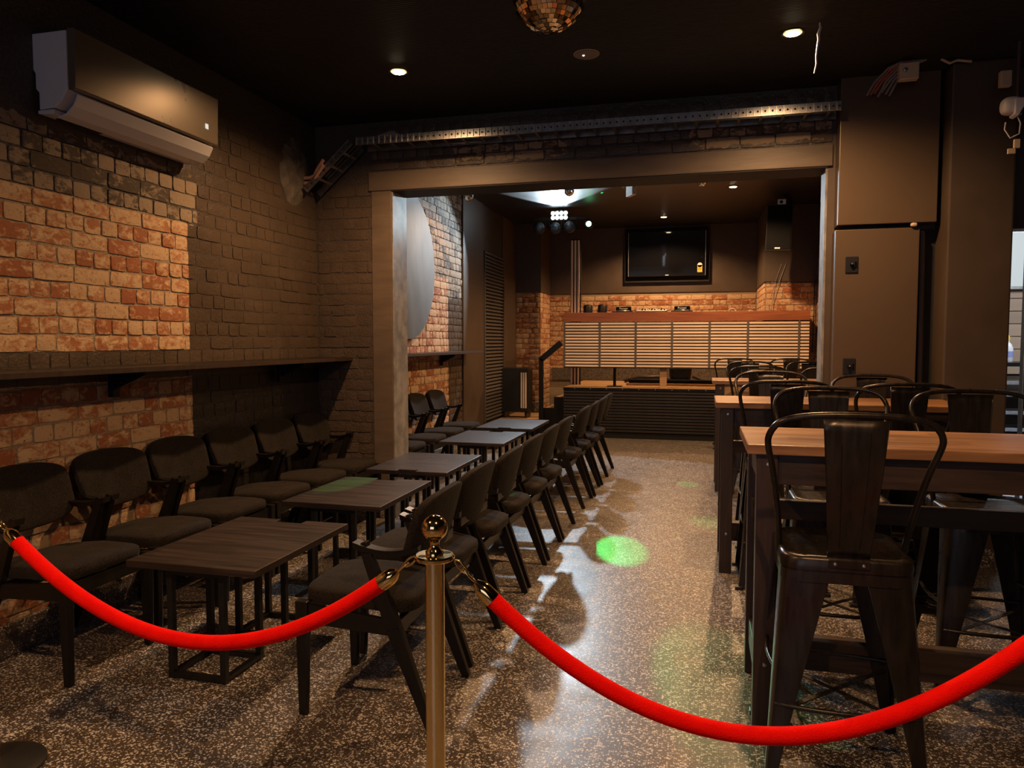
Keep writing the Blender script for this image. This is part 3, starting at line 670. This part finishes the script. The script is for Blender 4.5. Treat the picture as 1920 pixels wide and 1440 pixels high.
# ------------------------------------------------------------------ armchairs
def make_chair():
    r = root('armchair', '-', 'chair'); W = .226
    for s in (-1, 1):
        part('leg', MB().beam((s*W, .262, 0), (s*W, .258, .452), .030, .030, .040, .052, up=(0, 1, 0)), M['blackw'], r, bevel=.004)
        part('leg', MB().beam((s*W, -.262, 0), (s*W, -.118, .375), .028, .032, .034, .058, up=(0, 1, 0)).beam((s*W, -.118, .375), (s*W, .005, .695), .034, .058, .030, .036, up=(0, 1, 0)), M['blackw'], r, bevel=.003)
        n = 9; vs = []; fs = []
        for i in range(n):
            t_ = i/(n-1); y = .035 - .245*t_; z = .700 - .022*math.sin(PI*t_)-.012*t_; hw = .027-.010*t_; xo = s*(W + .004 - .03*t_*t_); th = .016+.016*t_*(1-.4*t_)+ (.010 if i < 2 else 0)
            vs += [(xo-hw, y, z), (xo+hw, y, z), (xo+hw*.7, y, z-th), (xo-hw*.7, y, z-th)]
        for i in range(n-1):
            for k in range(4): fs.append((i*4+k, i*4+(k+1) % 4, i*4+4+(k+1) % 4, i*4+4+k))
        fs += [(3, 2, 1, 0), tuple(4*(n-1)+k for k in range(4))]
        part('armrest', MB().add(vs, fs), M['blackw'], r, auto=60)
        part('side_rail', MB().beam((s*W, .262, .405), (s*W, -.12, .375), .022, .075, .022, .060), M['blackw'], r, bevel=.003)
    part('front_rail', MB().box(-W, W, .245, .268, .375, .435), M['blackw'], r, bevel=.003)
    part('rear_rail', MB().box(-W, W, -.135, -.112, .345, .400), M['blackw'], r, bevel=.003)
    part('seat', MB().sellip((0, .045, .462), (.225, .235, .036), .38, 36, 12, lambda p: (p.x*(1-.12*max(0, -p.y/.235)), p.y, p.z + .010*(1-(p.x/.225)**2) - .022*max(0, (-p.y)/.235))), M['fabric'], r, smooth=True)
    def bend(p):
        k = (p.x/.235); z = p.z; y = p.y - .045*(1-k*k)*.9 - z*.30
        z2 = z*(1-.10*k*k) + (.012*(1-k*k) if z > 0 else -.02*(1-k*k)) - (.0)
        return (p.x*(1+.06*z/.13), y, z2)
    part('backrest', MB().sellip((0, -.185, .735), (.232, .024, .132), .36, 40, 14, bend), M['fabric'], r, smooth=True)
    part('back_brace', MB().box(-.20, .20, -.212, -.196, .62, .66), M['blackw'], r, bevel=.004)
    return r
CH = make_chair(); used = False
ordn = ['nearest', 'second', 'third', 'fourth', 'fifth', 'sixth', 'seventh', 'eighth', 'ninth', 'tenth', 'eleventh']
def chair(x, y, rz, lab, grp):
    global used
    place(CH, used, (x, y, 0), rz, lab, grp); used = True
rc = random.Random(2)
for i, y in enumerate([2.735, 3.30, 3.84, 4.39, 4.95, 5.50]):
    chair(-1.235 + rc.uniform(-.01, .01), y, PI/2 + rc.uniform(-.02, .02), f'charcoal armchair facing the left wall, {ordn[i]} from the brass post in the aisle-side row', 'armchairs along the aisle')
for i, y in enumerate([6.50, 7.05, 7.60, 8.15]):
    chair(-1.235 + rc.uniform(-.01, .01), y, PI/2 + rc.uniform(-.04, .04), f'charcoal armchair in the aisle-side row, {["first past the gap", "second past the gap", "third past the gap", "last before the stage"][i]}', 'armchairs along the aisle')
for i, y in enumerate([2.69, 3.215, 3.73, 4.25, 4.77, 5.29]):
    chair(-2.815, y, -PI/2 + rc.uniform(-.02, .02), f'charcoal armchair with back to left brick wall, {ordn[i]} from the front of that row', 'armchairs against the left wall')
for i, y in enumerate([6.40, 6.98, 7.56, 8.16]):
    chair(-2.815, y, -PI/2 + rc.uniform(-.02, .02), f'dark armchair under the short back room shelf, {["nearest to", "second past", "third past", "farthest past"][i]} the opening jamb', 'armchairs in the back room')

# ------------------------------------------------------------------ low tables
def make_table(far):
    r = root('low_table', '-', 'table'); hw, hl = .315, .41; s = 1 if far else -1
    pts = [(-hw, -hl), (hw, -hl), (hw, hl), (.075, hl), (.075, hl-.055), (-.075, hl-.055), (-.075, hl), (-hw, hl)]
    if not far: pts = [(-x, -y) for x, y in pts]
    part('tabletop', MB().prism(pts, 'z', .482, .512), M['ttop'], r, bevel=.003)
    for c_ in (-.235, .235):
        part('base_frame', MB().box(-.14, .14, c_-.14, c_-.115, .004, .026).box(-.14, .14, c_+.115, c_+.14, .004, .026).box(-.14, -.115, c_-.115, c_+.115, .004, .026).box(.115, .14, c_-.115, c_+.115, .004, .026), M['blackm'], r, bevel=.002)
        part('top_frame', MB().box(-.14, .14, c_-.14, c_-.115, .455, .482).box(-.14, .14, c_+.115, c_+.14, .455, .482).box(-.14, -.115, c_-.115, c_+.115, .455, .482).box(.115, .14, c_-.115, c_+.115, .455, .482), M['blackm'], r, bevel=.002)
        for x in (-.1275, .1275):
            for y in (-.1275, .1275): part('leg', MB().box(x-.0135, x+.0135, c_+y-.0135, c_+y+.0135, 0, .482), M['blackm'], r, bevel=.002)
    part('underside_rail', MB().box(-.25, .25, -.02, .02, .458, .482), M['blackw'], r, bevel=.002)
    return r
ta, tb = make_table(True), make_table(False); ua = ub = False
for i, (y, far, sc2, lab) in enumerate([(3.01, 1, 1, 'dark low wooden table nearest the camera, behind the left rope, notch on far edge'), (4.22, 1, 1, 'second dark low table from the front, green spot on its left corner'),
        (5.36, 0, 1.04, 'third low table from the front, notch on near edge, beside the opening jamb'), (6.93, 1, 1.1, 'fourth low table from the front, bluish-lit top with green edge glow'), (8.12, 0, 1.14, 'low table farthest back in the row, notch on near edge, bluish top')]):
    if far: place(ta, ua, (-2.07, y, 0), 0, lab, 'low tables in a row'); o = ta if not ua else None; ua = True
    else: place(tb, ub, (-2.07, y, 0), 0, lab, 'low tables in a row'); ub = True
for o in [o for o in COL.objects if o.name.startswith('low_table')]:
    if o.location.y > 5: o.scale = (1, {5.36: 1.04, 6.93: 1.1, 8.12: 1.14}[round(o.location.y, 2)], 1)

# ------------------------------------------------------------------ bar tables
def make_bar(L, label, loc, light=False):
    r = root('bar_table', label, 'table', loc, 0, 'high bar tables'); D = .59; H = 1.075
    wd = M['bwood']; rl = M['brail']; 
    part('tabletop', MB().box(0, L, 0, D, H-.036, H), M['btop'], r, bevel=.004)
    for x in (.035, L-.115):
        for y in (.02, D-.085):
            lg = part('leg', MB().box(x, x+.075, y, y+.065, 0, H-.036), wd, r, bevel=.004)
            for z in (.25, 1.0): part('bolt', MB().lathe([(0, -.005), (.007, -.004), (.009, 0)], 10, c=(x+.04, y, z), axis='y'), M['galv'], lg)
        part('end_rail', MB().box(x+.012, x+.055, .085, D-.085, .92, 1.039), rl, r, bevel=.003); part('end_rail', MB().box(x+.012, x+.055, .085, D-.085, .15, .25), rl, r, bevel=.003)
    part('apron', MB().box(.11, L-.115, .035, .065, .925, 1.039), M['pine'] if light else rl, r, bevel=.003); part('apron', MB().box(.11, L-.115, D-.065, D-.035, .925, 1.039), M['pine'] if light else rl, r, bevel=.003)
    part('upper_rail', MB().box(.05, L-.05, D-.13, D-.09, .70, .78), rl, r, bevel=.003); part('footrest', MB().box(.05, L-.05, D*.42, D*.42+.075, .15, .27), rl, r, bevel=.004)
    return r
make_bar(1.50, 'high wooden bar table nearest the camera, red-brown top with dark legs', (.165, 2.80, 0))
make_bar(1.42, 'second high bar table, pale-lit wooden top in front of the opening', (.085, 4.70, 0))
make_bar(1.36, 'third high bar table in the back room with pale timber apron', (.10, 7.30, 0), True)

# ------------------------------------------------------------------ stools
def make_stool():
    r = root('bar_stool', '-', 'stool'); S = M['stool']; H = .76; a = .19
    def rr_sq(h, rad, n=6):
        pts = []
        for cx, cy, a0 in ((h-rad, h-rad, 0), (-h+rad, h-rad, PI/2), (-h+rad, -h+rad, PI), (h-rad, -h+rad, 3*PI/2)):
            for i in range(n+1): an = a0+PI/2*i/n; pts.append((cx+rad*math.cos(an), cy+rad*math.sin(an)))
        return pts
    rings = [(a-.06, .05, H-.012), (a-.02, .06, H-.010), (a-.006, .07, H), (a+.006, .07, H-.003), (a+.012, .07, H-.012), (a+.013, .07, H-.045)]
    vs = []; fs = []; n = 28
    for h, rd, z in rings: vs += [(x, y, z) for x, y in rr_sq(h, rd)]
    for i in range(len(rings)-1):
        for k in range(n): fs.append((i*n+k, i*n+(k+1) % n, (i+1)*n+(k+1) % n, (i+1)*n+k))
    fs.append(tuple(range(n)))
    part('seat', MB().add(vs, fs), S, r, auto=45)
    vs = []; fs = []
    for h, rd, z in ((a+.008, .065, H-.04), (a+.012, .065, H-.085), (a+.009, .065, H-.085), (a+.005, .065, H-.04)): vs += [(x, y, z) for x, y in rr_sq(h, rd)]
    for i in range(3):
        for k in range(n): fs.append((i*n+k, i*n+(k+1) % n, (i+1)*n+(k+1) % n, (i+1)*n+k))
    part('skirt', MB().add(vs, fs), S, r, auto=45)
    for sx in (-1, 1):
        for sy in (-1, 1):
            # pressed-sheet leg: L section, wide at the top, narrow at the foot
            vs = []; fs = []; m_ = 5
            for i in range(m_):
                t_ = i/(m_-1); z = (H-.055)*(1-t_); c = a+.006 + .05*t_; w_ = .115*(1-t_)**1.1 + .030; th = .004; rd = .028*(1-t_)+.012
                sec = [(c-w_, c), (c-rd, c), (c-rd*.3, c-rd*.3), (c, c-rd), (c, c-w_), (c-th, c-w_), (c-th-.002, c-rd), (c-rd*.45, c-rd*.45), (c-rd, c-th-.002), (c-w_, c-th)]
                vs += [(sx*x, sy*y, z) for x, y in sec]
            for i in range(m_-1):
                for k in range(10): fs.append((i*10+k, i*10+(k+1) % 10, i*10+10+(k+1) % 10, i*10+10+k))
            fs += [tuple(range(10)), tuple(40+k for k in range(10))]
            lg = part('leg', MB().add(vs, fs), S, r, auto=40)
            part('foot_cap', MB().box(sx*(a+.054)-.020, sx*(a+.054)+.012 if sx > 0 else sx*(a+.054)+.020, sy*(a+.054)-.02, sy*(a+.054)+.02, 0, .018), M['rubber'], lg, bevel=.004)
    f = a+.033
    def c4(z): return a + .006 + .05*(1-z/(H-.055)) - .01
    z1, z2 = .27, .36; e1, e2 = c4(z1), c4(z2)
    arc = lambda s, e, z, ax: [((u*e, s*(e + .025*(1-u*u)), z) if ax == 'x' else (s*(e+.025*(1-u*u)), u*e, z)) for u in [-1+2*i/12 for i in range(13)]]
    part('footrest', MB().tube(arc(1, e1, z1, 'x'), .008, 10), S, r, smooth=True); part('footrest', MB().tube(arc(-1, e1, z1, 'x'), .008, 10), S, r, smooth=True)
    part('brace', MB().tube(arc(1, e2-.012, z2, 'y'), .007, 10), S, r, smooth=True); part('brace', MB().tube(arc(-1, e2-.012, z2, 'y'), .007, 10), S, r, smooth=True)
    part('brace', MB().beam((-e2+.01, -e2+.01, z2-.12), (e2-.01, e2-.01, z2-.12), .018, .004).beam((-e2+.01, e2-.01, z2-.12), (e2-.01, -e2+.01, z2-.12), .018, .004), S, r)
    # hoop
    half = [(.195, -.04, H-.03), (.200, -.065, H+.05), (.212, -.105, H+.15), (.232, -.155, H+.27), (.250, -.195, H+.35), (.250, -.222, H+.392), (.226, -.238, H+.430), (.180, -.248, H+.450), (.11, -.256, H+.460), (0, -.260, H+.463)]
    def cat(P, k=4):
        out = []
        for i in range(len(P)-1):
            p0, p1, p2, p3 = [Vector(P[j]) for j in (max(i-1, 0), i, i+1, min(i+2, len(P)-1))]
            for j in range(k):
                t_ = j/k; out.append(.5*((2*p1)+(p2-p0)*t_+(2*p0-5*p1+4*p2-p3)*t_*t_+(3*p1-p0-3*p2+p3)*t_**3))
        return out+[Vector(P[-1])]
    full = half + [(-x, y, z) for x, y, z in half[-2::-1]]
    part('back_hoop', MB().tube(cat(full), .0105, 12), S, r, smooth=True)
    # splat with embossed ridge
    def row(t_, w_): z = H-.01 + t_*(.457); y = -.188 - .076*t_ - .012*math.sin(PI*t_); return w_, y, z
    vs = []; fs = []; N = 12; cols = [-1, -.96, -.47, -.44, 0, .44, .47, .96, 1]
    for i in range(N+1):
        t_ = i/N; hw, y, z = row(t_, .063 + .032*t_)
        for c in cols:
            em = .005 if abs(c) <= .44 and .12 < t_ < .84 else 0; fl = -.006 if abs(c) == 1 else 0
            vs.append((c*hw, y - em + (-fl), z))
    C_ = len(cols); nb = len(vs)
    for i in range(N):
        for k in range(C_-1): fs.append((i*C_+k, i*C_+k+1, (i+1)*C_+k+1, (i+1)*C_+k))
    o = part('splat', MB().add(vs, fs), S, r, auto=18); sol = o.modifiers.new('sol', 'SOLIDIFY'); sol.thickness = .003
    part('bracket', MB().box(-.062, .062, -.207, -.200, H-.032, H-.006), S, r, bevel=.003)
    for x in (-.042, .042): part('rivet', MB().lathe([(0, -.004), (.005, -.003), (.006, 0)], 10, c=(x, -.207, H-.019), axis='y'), M['galv'], r)
    return r
STL = make_stool(); used = False
def stool(x, y, face, lab):
    """x, y = the top of the hoop; face +1 looks away from the camera, -1 towards it"""
    global used
    place(STL, used, (x, y+face*.26, 0), 0 if face > 0 else PI, lab, 'metal bar stools'); used = True
stool(.462, 2.44, 1, 'dark bronze metal bar stool nearest the camera, back turned, overlapped by the right rope')
stool(.60, 3.86, -1, 'bar stool facing the camera across the nearest bar table, left one')
stool(1.19, 3.78, -1, 'bar stool facing the camera across the nearest bar table, right one by the column')
stool(.47, 4.42, 1, 'bar stool with back turned at the near side of the second bar table, left one')
stool(1.065, 4.28, 1, 'bar stool with back turned at the near side of the second bar table, right one')
stool(.50, 5.84, -1, 'bar stool on the far side of the second bar table standing in the opening')
stool(1.10, 5.37, -1, 'bar stool against the brown panel, beyond the second bar table')
stool(.50, 7.0, 1, 'bar stool at the near side of the third bar table, left one')
stool(1.10, 6.86, 1, 'right bar stool at near side of third bar table, half hidden by jamb')
stool(.52, 8.62, -1, 'bar stool on the far side of the third bar table, left one')
stool(1.15, 8.62, -1, 'bar stool on the far side of the third bar table, right one')
stool(.42, 10.2, 1, 'farthest bar stool before the stage, left one of two')
stool(1.12, 10.2, 1, 'farthest bar stool before the stage, right one of two')

# ------------------------------------------------------------------ stage
SY = 11.0; SX = -2.03; SZ = .76
sg = root('stage', 'raised stage with black slatted front and raw wooden deck', 'stage', (0, SY, 0))
part('riser', MB().box(SX, XR-.03, .03, .42, 0, SZ-.02).box(SX, .84, .42, YB-SY-.06, 0, SZ-.02), M['felt'], sg)
part('kick_board', MB().box(SX, XR-.03, .015, .03, 0, .085), M['felt'], sg, bevel=.003)
n = 0; z = .095; s0 = None
while z < .70:
    if s0 is None: s0 = MB().box(SX, XR-.03, 0, .03, 0, .032).build('slat', M['dslat'], sg, bevel=.003); o = s0
    else: o = s0.copy(); COL.objects.link(o)
    o.location = (0, 0, z); z += .0445
part('edge_trim', MB().box(SX-.004, XR-.03, -.008, .03, .715, SZ-.004), M['blackw'], sg, bevel=.003)
for k in range(9): part('screw', MB().lathe([(0, -.003), (.006, -.002), (.007, 0)], 8, c=(SX+.17+k*.24, -.008, .738), axis='y'), M['silver'], sg)
d0 = None
for k in range(14):
    if k in (0, 3): d0 = MB().box(SX, XR-.03 if k < 3 else .84, 0, .136, 0, .02).build('deck_board', M['pine'], sg, bevel=.002); o = d0
    else: o = d0.copy(); COL.objects.link(o)
    o.location = (0, -.004+k*.1385, SZ-.02)
# stairs and landing
ld = root('stage_landing', 'low raw-wood landing with dark front at the foot of the stage steps', 'platform', (0, SY, 0))
part('base', MB().box(XW+.02, -2.36, .02, 1.17, 0, .215), M['felt'], ld, bevel=.004); part('deck', MB().box(XW+.02, -2.35, .0, 1.18, .215, .24), M['pine'], ld, bevel=.003)
stp = root('stage_steps', 'three black-sided steps with raw wood treads up to the stage left side', 'steps', (0, SY, 0))
for i, (a, b, z) in enumerate(((-2.35, -2.19, .42), (-2.19, SX, .59))):
    part('riser', MB().box(a, SX, .09, 1.0, z-.20, z-.018), M['blackw'], stp, bevel=.003) ; part('tread', MB().box(a-.01, b, .08, 1.0, z-.018, z), M['pine'], stp, bevel=.002)
part('stringer', MB().prism([(-2.36, 0), (-2.36, .43), (-2.19, .43), (-2.19, .60), (SX-.001, .60), (SX-.001, 0)], 'y', .05, .08), M['blackw'], stp, bevel=.003)
hr = root('handrail', 'bent black square handrail post beside the stage steps', 'handrail', (0, SY-.02, 0))
part('post', MB().box(-2.405, -2.34, -.03, .03, 0, 1.19), M['blackm'], hr, bevel=.005); part('rail', MB().beam((-2.385, 0, 1.165), (-2.065, 0, 1.43), .06, .085), M['blackm'], hr, bevel=.005)
part('base_plate', MB().box(-2.43, -2.315, -.055, .055, 0, .008), M['blackm'], hr, bevel=.002)
lb = root('low_bench', 'low black plinth along the back room left wall before the landing', 'plinth', (XW+.03, 9.45, 0))
part('body', MB().box(.01, .42, 0, 1.50, 0, .20), M['blackw'], lb, bevel=.004); part('top', MB().box(0, .44, -.01, 1.52, .20, .23), M['blackw'], lb, bevel=.004)
cbn2 = root('black_cabinet', 'black box cabinet with three light wood strips standing on the landing', 'cabinet', (-2.86, 11.38, .24))
part('body', MB().box(-.215, .22, -.15, .18, .10, .79), M['rubber'], cbn2, bevel=.006)
for x in (-.19, .16): part('leg', MB().box(x, x+.035, -.13, .15, 0, .10), M['rubber'], cbn2, bevel=.003)
for k in range(3): part('wood_strip', MB().box(.105+k*.035, .128+k*.035, -.162, -.15, .16, .72), M['slatz'], cbn2, bevel=.002)
# louvred panel on the left wall
lv = root('louvre_panel', 'tall wall panel of dark horizontal louvre slats by the landing', 'louvre', (XW, 10.28, 0))
part('backing', MB().box(.0, .02, 0, 1.06, .26, 2.76), M['felt'], lv); s0 = None; z = .28; k = 0
while z < 2.74:
    if s0 is None: s0 = MB().prism([(.02, .0), (.045, .004), (.045, .022), (.02, .034)], 'y', .02, 1.04).build('slat', M['lath'], lv, bevel=.002); o = s0
    else: o = s0.copy(); COL.objects.link(o)
    o.location = (0, 0, z); z += .052
for y in (0, 1.04): part('stile', MB().box(0, .05, y, y+.022, .26, 2.76), M['lath'], lv, bevel=.003)

# booth
BY = SY-.03; BX1 = 1.445
bo = root('dj_booth', 'long stage booth with jarrah top band and light oak slatted front', 'booth', (0, BY, 0))
part('body', MB().box(SX+.01, BX1-.005, .025, .05, 1.065, 1.74).box(SX+.01, BX1-.005, .05, .55, 1.70, 1.74).box(BX1-.03, BX1-.005, .05, .55, 1.07, 1.74), M['felt'], bo)
part('top_band', MB().box(SX, BX1, .0, .035, 1.745, 1.878), M['redwood'], bo, bevel=.004)
part('bench_top', MB().box(SX, BX1, .035, .60, 1.80, 1.825), M['redwood'], bo, bevel=.002)
part('end_band', MB().box(BX1-.03, BX1, .035, .60, 1.745, 1.878), M['redwood'], bo, bevel=.004)
divs = [SX, -1.495, -.965, -.442, .085, .612, 1.294, BX1-.012]
cache = {}
for i in range(7):
    a, b = divs[i]+.028, divs[i+1]-.002
    if i == 6: a, b = divs[6]+.028, BX1-.005
    for j in range(15):
        L = round(b-a, 3)
        if L not in cache: cache[L] = MB().box(0, L, 0, .018, 0, .0285).build('slat', M['slat'], bo, bevel=.002); o = cache[L]
        else: o = cache[L].copy(); COL.objects.link(o)
        o.location = (a, .006, 1.071+j*.0448)
for i in range(7): part('divider', MB().box(divs[i]-.001, divs[i]+.026, .0, .03, 1.062, 1.742), M['lath'], bo, bevel=.002)
part('bottom_rail', MB().box(SX, BX1, .0, .03, 1.050, 1.064), M['felt'], bo)
part('support_post', MB().box(-.60, -.50, .06, .10, SZ, 1.06), M['pine'], bo, bevel=.003)
bl = part('support_leg', MB().cyl((-1.29, .30, SZ+.01), (-1.29, .30, 1.07), .022, n=16), M['blackm'], bo, auto=50)
part('foot_plate', MB().box(-1.40, -1.18, .2, .4, SZ, SZ+.012), M['blackm'], bl, bevel=.002)
# things on the stage under the booth
bg = tag(part('equipment_bag', MB().sellip((0, 0, .16), (.17, .12, .16), .45, 24, 12, lambda p: (p.x*(1+.1*p.z/.16), p.y, p.z)), M['vinyl'], smooth=True), 'black soft bag sitting on the stage behind the raw wood support', 'bag'); bg.location = (-.33, SY+.95, SZ)
tb_ = tag(part('cable_cover', MB().tube([(-1.25, 0, .03), (-1.0, 0, .09), (-.7, 0, .10), (-.45, .05, .05), (-.2, .05, .03)], [.03, .035, .035, .03, .03], 10), M['rubber'], smooth=True), 'thick black hose curving along the stage left of bag', 'hose'); tb_.location = (0, SY+1.35, SZ)
tb_ = tag(part('cable_loop', MB().tube([(.0, 0, .12), (.15, 0, .06), (.35, 0, .02), (.8, 0, .02)], .02, 10), M['rubber'], smooth=True), 'thick black cable lying on the stage right of bag', 'cable'); tb_.location = (-.15, SY+1.2, SZ)
lt = tag(part('timber_batten', MB().box(0, 2.4, 0, .045, 0, .035), M['pine'], bevel=.003), 'long raw timber batten lying on the stage deck under booth', 'batten'); lt.location = (-1.15, SY+.62, SZ)
lt2 = tag(part('foam_roll', MB().box(0, 2.3, 0, .12, 0, .09), M['felt'], bevel=.01), 'long black block lying behind the timber batten', 'block'); lt2.location = (-1.12, SY+.72, SZ)
# things on the booth
for x, rz, lab in ((-1.69, 0, 'left one of two small black drum speakers on the booth top'), (-1.48, .3, 'right one of two small black drum speakers on the booth top, slightly tilted')):
    c_ = root('mini_speaker', lab, 'speaker', (x, BY+.2, 1.825), rz, 'small black drum speakers')
    b = part('body', MB().lathe([(0, 0), (.066, 0), (.070, .01), (.072, .15), (.066, .168), (.05, .172), (0, .172)], 28), M['rubber'], c_, auto=40); part('cap', MB().lathe([(0, .172), (.048, .172), (.044, .178), (0, .178)], 24), M['grille'], c_, auto=40)
    if rz: c_.rotation_euler = (0, .08, .3)
def player(x, lab):
    r = root('dj_player', lab, 'music player', (x, BY+.32, 1.825), 0, 'black media players on the booth')
    part('body', MB().box(-.155, .155, -.20, .20, 0, .075), M['rubber'], r, bevel=.005)
    part('platter', MB().lathe([(0, .075), (.10, .075), (.103, .082), (.10, .090), (0, .090)], 36, c=(0, -.05, 0)), M['silver'], r, auto=40)
    sn = part('screen', MB().prism([(.05, .075), (.06, .150), (.075, .152), (.18, .085), (.18, .075)], 'x', -.115, .115), M['gloss'], r, bevel=.003)
    text('lettering', 'Pioneer', .042, M['letter'], r, Matrix.Translation((0, .0505, .112)) @ Matrix.Rotation(PI/2, 4, 'X'))
player(-1.17, 'left black DJ player with white lettering on the booth'); player(-.30, 'right black DJ player with white lettering on the booth')
mxr = root('dj_mixer', 'silver DJ mixer between the two black players', 'mixer', (-.74, BY+.30, 1.825))
part('body', MB().box(-.23, .23, -.20, .20, 0, .07), M['rubber'], mxr, bevel=.005); part('faceplate', MB().prism([(-.19, .070), (.18, .070), (.18, .112), (-.19, .074)], 'x', -.22, .22), M['silver'], mxr, bevel=.002)
for k in range(9):
    for j in range(2): part('knob', MB().lathe([(0, 0), (.011, 0), (.010, .022), (0, .022)], 12, c=(-.19+k*.047, -.06+j*.14, .088+.014*j)), M['rubber'] if (k+j) % 3 else M['white'], mxr, auto=40)
pk = tag(part('drink_bottle', MB().lathe([(0, 0), (.018, 0), (.02, .01), (.02, .10), (.012, .125), (.012, .15), (0, .15)], 16), mat('pink_plastic', (.65, .34, .28), .4), auto=40), 'small pink bottle standing behind the DJ mixer', 'bottle'); pk.location = (-.985, BY+.5, 1.825)
for x, s, lab in ((.42, .05, 'coiled pale cable loop standing on the right of the booth'), (.68, .035, 'small pale cable end on the booth near the wall corner')):
    o = tag(part('cable_coil', MB().tube([(s*math.cos(a), .01*math.sin(a*2), s*math.sin(a)+s) for a in [2*PI*i/20 for i in range(16)]], .006, 8), M['white'], smooth=True), lab, 'cable'); o.location = (x, BY+.4, 1.825+.01)

# striped post and party light
sp_ = root('striped_post', 'tall black post with three light wood strips rising from stage to party light', 'post', (SX, SY+.62, SZ))
part('board', MB().box(-.01, .155, .0, .03, 0, 2.30), M['felt'], sp_, bevel=.002)
for k in range(3): part('wood_strip', MB().box(.0+k*.052, .032+k*.052, -.015, 0, 0, 2.28), M['slatz'], sp_, bevel=.002)
pf = root('party_light', 'party light bar with glowing white panel, round lamps and one green beam lamp', 'stage light', (FIX.x, FIX.y+.10, FIX.z))
part('bar', MB().box(-.42, .42, .02, .06, -.02, .02), M['blackm'], pf, bevel=.004); part('bracket', MB().box(-.02, .02, .03, .05, .0, ZB-FIX.z), M['blackm'], pf)
hz = part('panel_housing', MB().box(-.13, .13, -.01, .05, -.03, .12), M['rubber'], pf, bevel=.006)
for i in range(4):
    for j in range(2): part('led', MB().lathe([(0, -.026), (.022, -.022), (.028, -.010)], 14, c=(-.095+i*.063, 0, .012+j*.065), axis='y'), M['lampc'], hz)
for x, zz in ((-.30, -.13), (-.06, -.14), (.16, -.13)):
    hd = part('lamp_head', MB().lathe([(0, .08), (.05, .08), (.075, .05), (.085, 0), (.08, -.05), (.06, -.06)], 26, c=(x, 0, zz), axis='y'), M['rubber'], pf, auto=40)
    part('lens', MB().lathe([(0, -.075), (.035, -.068), (.058, -.055)], 22, c=(x, 0, zz), axis='y'), M['glass'], hd, smooth=True)
    part('yoke', MB().box(x-.095, x-.088, .0, .04, zz-.03, .0).box(x+.088, x+.095, .0, .04, zz-.03, .0), M['blackm'], pf)
gh = part('lamp_head', MB().lathe([(0, .08), (.05, .08), (.06, .05), (.06, -.02), (.045, -.03)], 24, c=(.44, 0, -.10), axis='y'), M['rubber'], pf, auto=40)
part('lens', MB().lathe([(0, -.042), (.028, -.038), (.042, -.028)], 20, c=(.44, 0, -.10), axis='y'), M['lampg'], gh, smooth=True)

# television
tv = root('television', 'wide black flat television on the wall above the booth', 'television', (-.60, YB-.14, 2.92))
part('wall_board', MB().box(-.72, .70, .06, .12, -.46, .46), M['felt'], tv, bevel=.004)
part('bezel', MB().box(-.66, .64, -.01, .06, -.37, .40), M['gloss'], tv, bevel=.012); part('screen', MB().box(-.625, .605, -.013, -.01, -.325, .37), mat('screen_glass', (.004, .004, .005), .04), tv)
part('speaker_strip', MB().box(-.655, -.648, -.012, .0, -.36, .38).box(.628, .635, -.012, .0, -.36, .38), M['silver'], tv)
part('logo', MB().box(-.03, .03, -.0125, -.0105, -.352, -.342), M['letter'], tv)
part('energy_sticker', MB().box(.50, .58, -.0155, -.013, -.31, -.19), M['yellow'], tv); part('sticker_top', MB().lathe([(0, -.0155), (.04, -.0155), (.04, -.013)], 20, c=(.54, 0, -.19), axis='y'), M['white'], tv)
part('sticker_band', MB().box(.51, .57, -.017, -.0155, -.275, -.235), mat('orange_print', (.8, .25, .04), .5), tv)
# wall speaker
spk = root('wall_speaker', 'black box loudspeaker hung from the wall right of television', 'speaker', (1.02, 10.75, 3.0), -.12)
spk.rotation_euler = (.10, .06, -.28)
part('cabinet', MB().prism([(-.17, -.15), (.17, -.15), (.12, .14), (-.12, .14)], 'z', -.31, .30), M['rubber'], spk, bevel=.012)
part('grille', MB().prism([(-.158, -.158), (.158, -.158), (.158, -.149), (-.158, -.149)], 'z', -.29, .285), M['grille'], spk, bevel=.004)
part('logo', MB().box(-.04, .03, -.161, -.158, -.285, -.268), M['letter'], spk)
part('mount_bracket', MB().box(-.05, .06, -.10, .02, .30, .37), M['silver'], spk, bevel=.004); part('bracket_hole', MB().lathe([(0, -.103), (.022, -.103), (.022, -.10)], 16, c=(0, 0, .335), axis='y'), M['hole'], spk)
part('bracket_arm', MB().box(-.03, .03, .02, .60, .31, .35), M['blackm'], spk, bevel=.003)
wr_ = tag(part('speaker_wire', MB().tube([(1.16, 11.42, 2.58), (1.10, 11.41, 2.40), (.98, 11.38, 2.05), (.93, 11.3, 1.83)], .005, 6).tube([(1.10, 11.42, 2.58), (1.03, 11.41, 2.35), (.96, 11.38, 2.10)], .004, 6), M['rubber'], smooth=True), 'thin black wires hanging from the wall speaker to the booth', 'wire')
wr2 = tag(part('corner_wire', MB().tube([(1.555, 11.42, 2.35), (1.55, 11.41, 1.9), (1.54, 11.40, 1.3)], .006, 6), M['rubber'], smooth=True), 'black wire running down the brick corner right of booth', 'wire')
fr = root('picture_frame', 'narrow gilt picture frame edge on the back room right wall', 'picture', (XR-.02, 9.9, 2.85))
part('frame', MB().box(-.02, 0, -.5, -.46, -.5, .5).box(-.02, 0, .46, .5, -.5, .5).box(-.02, 0, -.46, .46, -.5, -.46).box(-.02, 0, -.46, .46, .46, .5), M['goldwood'], fr, bevel=.003)
part('canvas', MB().box(-.008, 0, -.46, .46, -.46, .46), M['gloss'], fr)
bpy.context.view_layer.update()
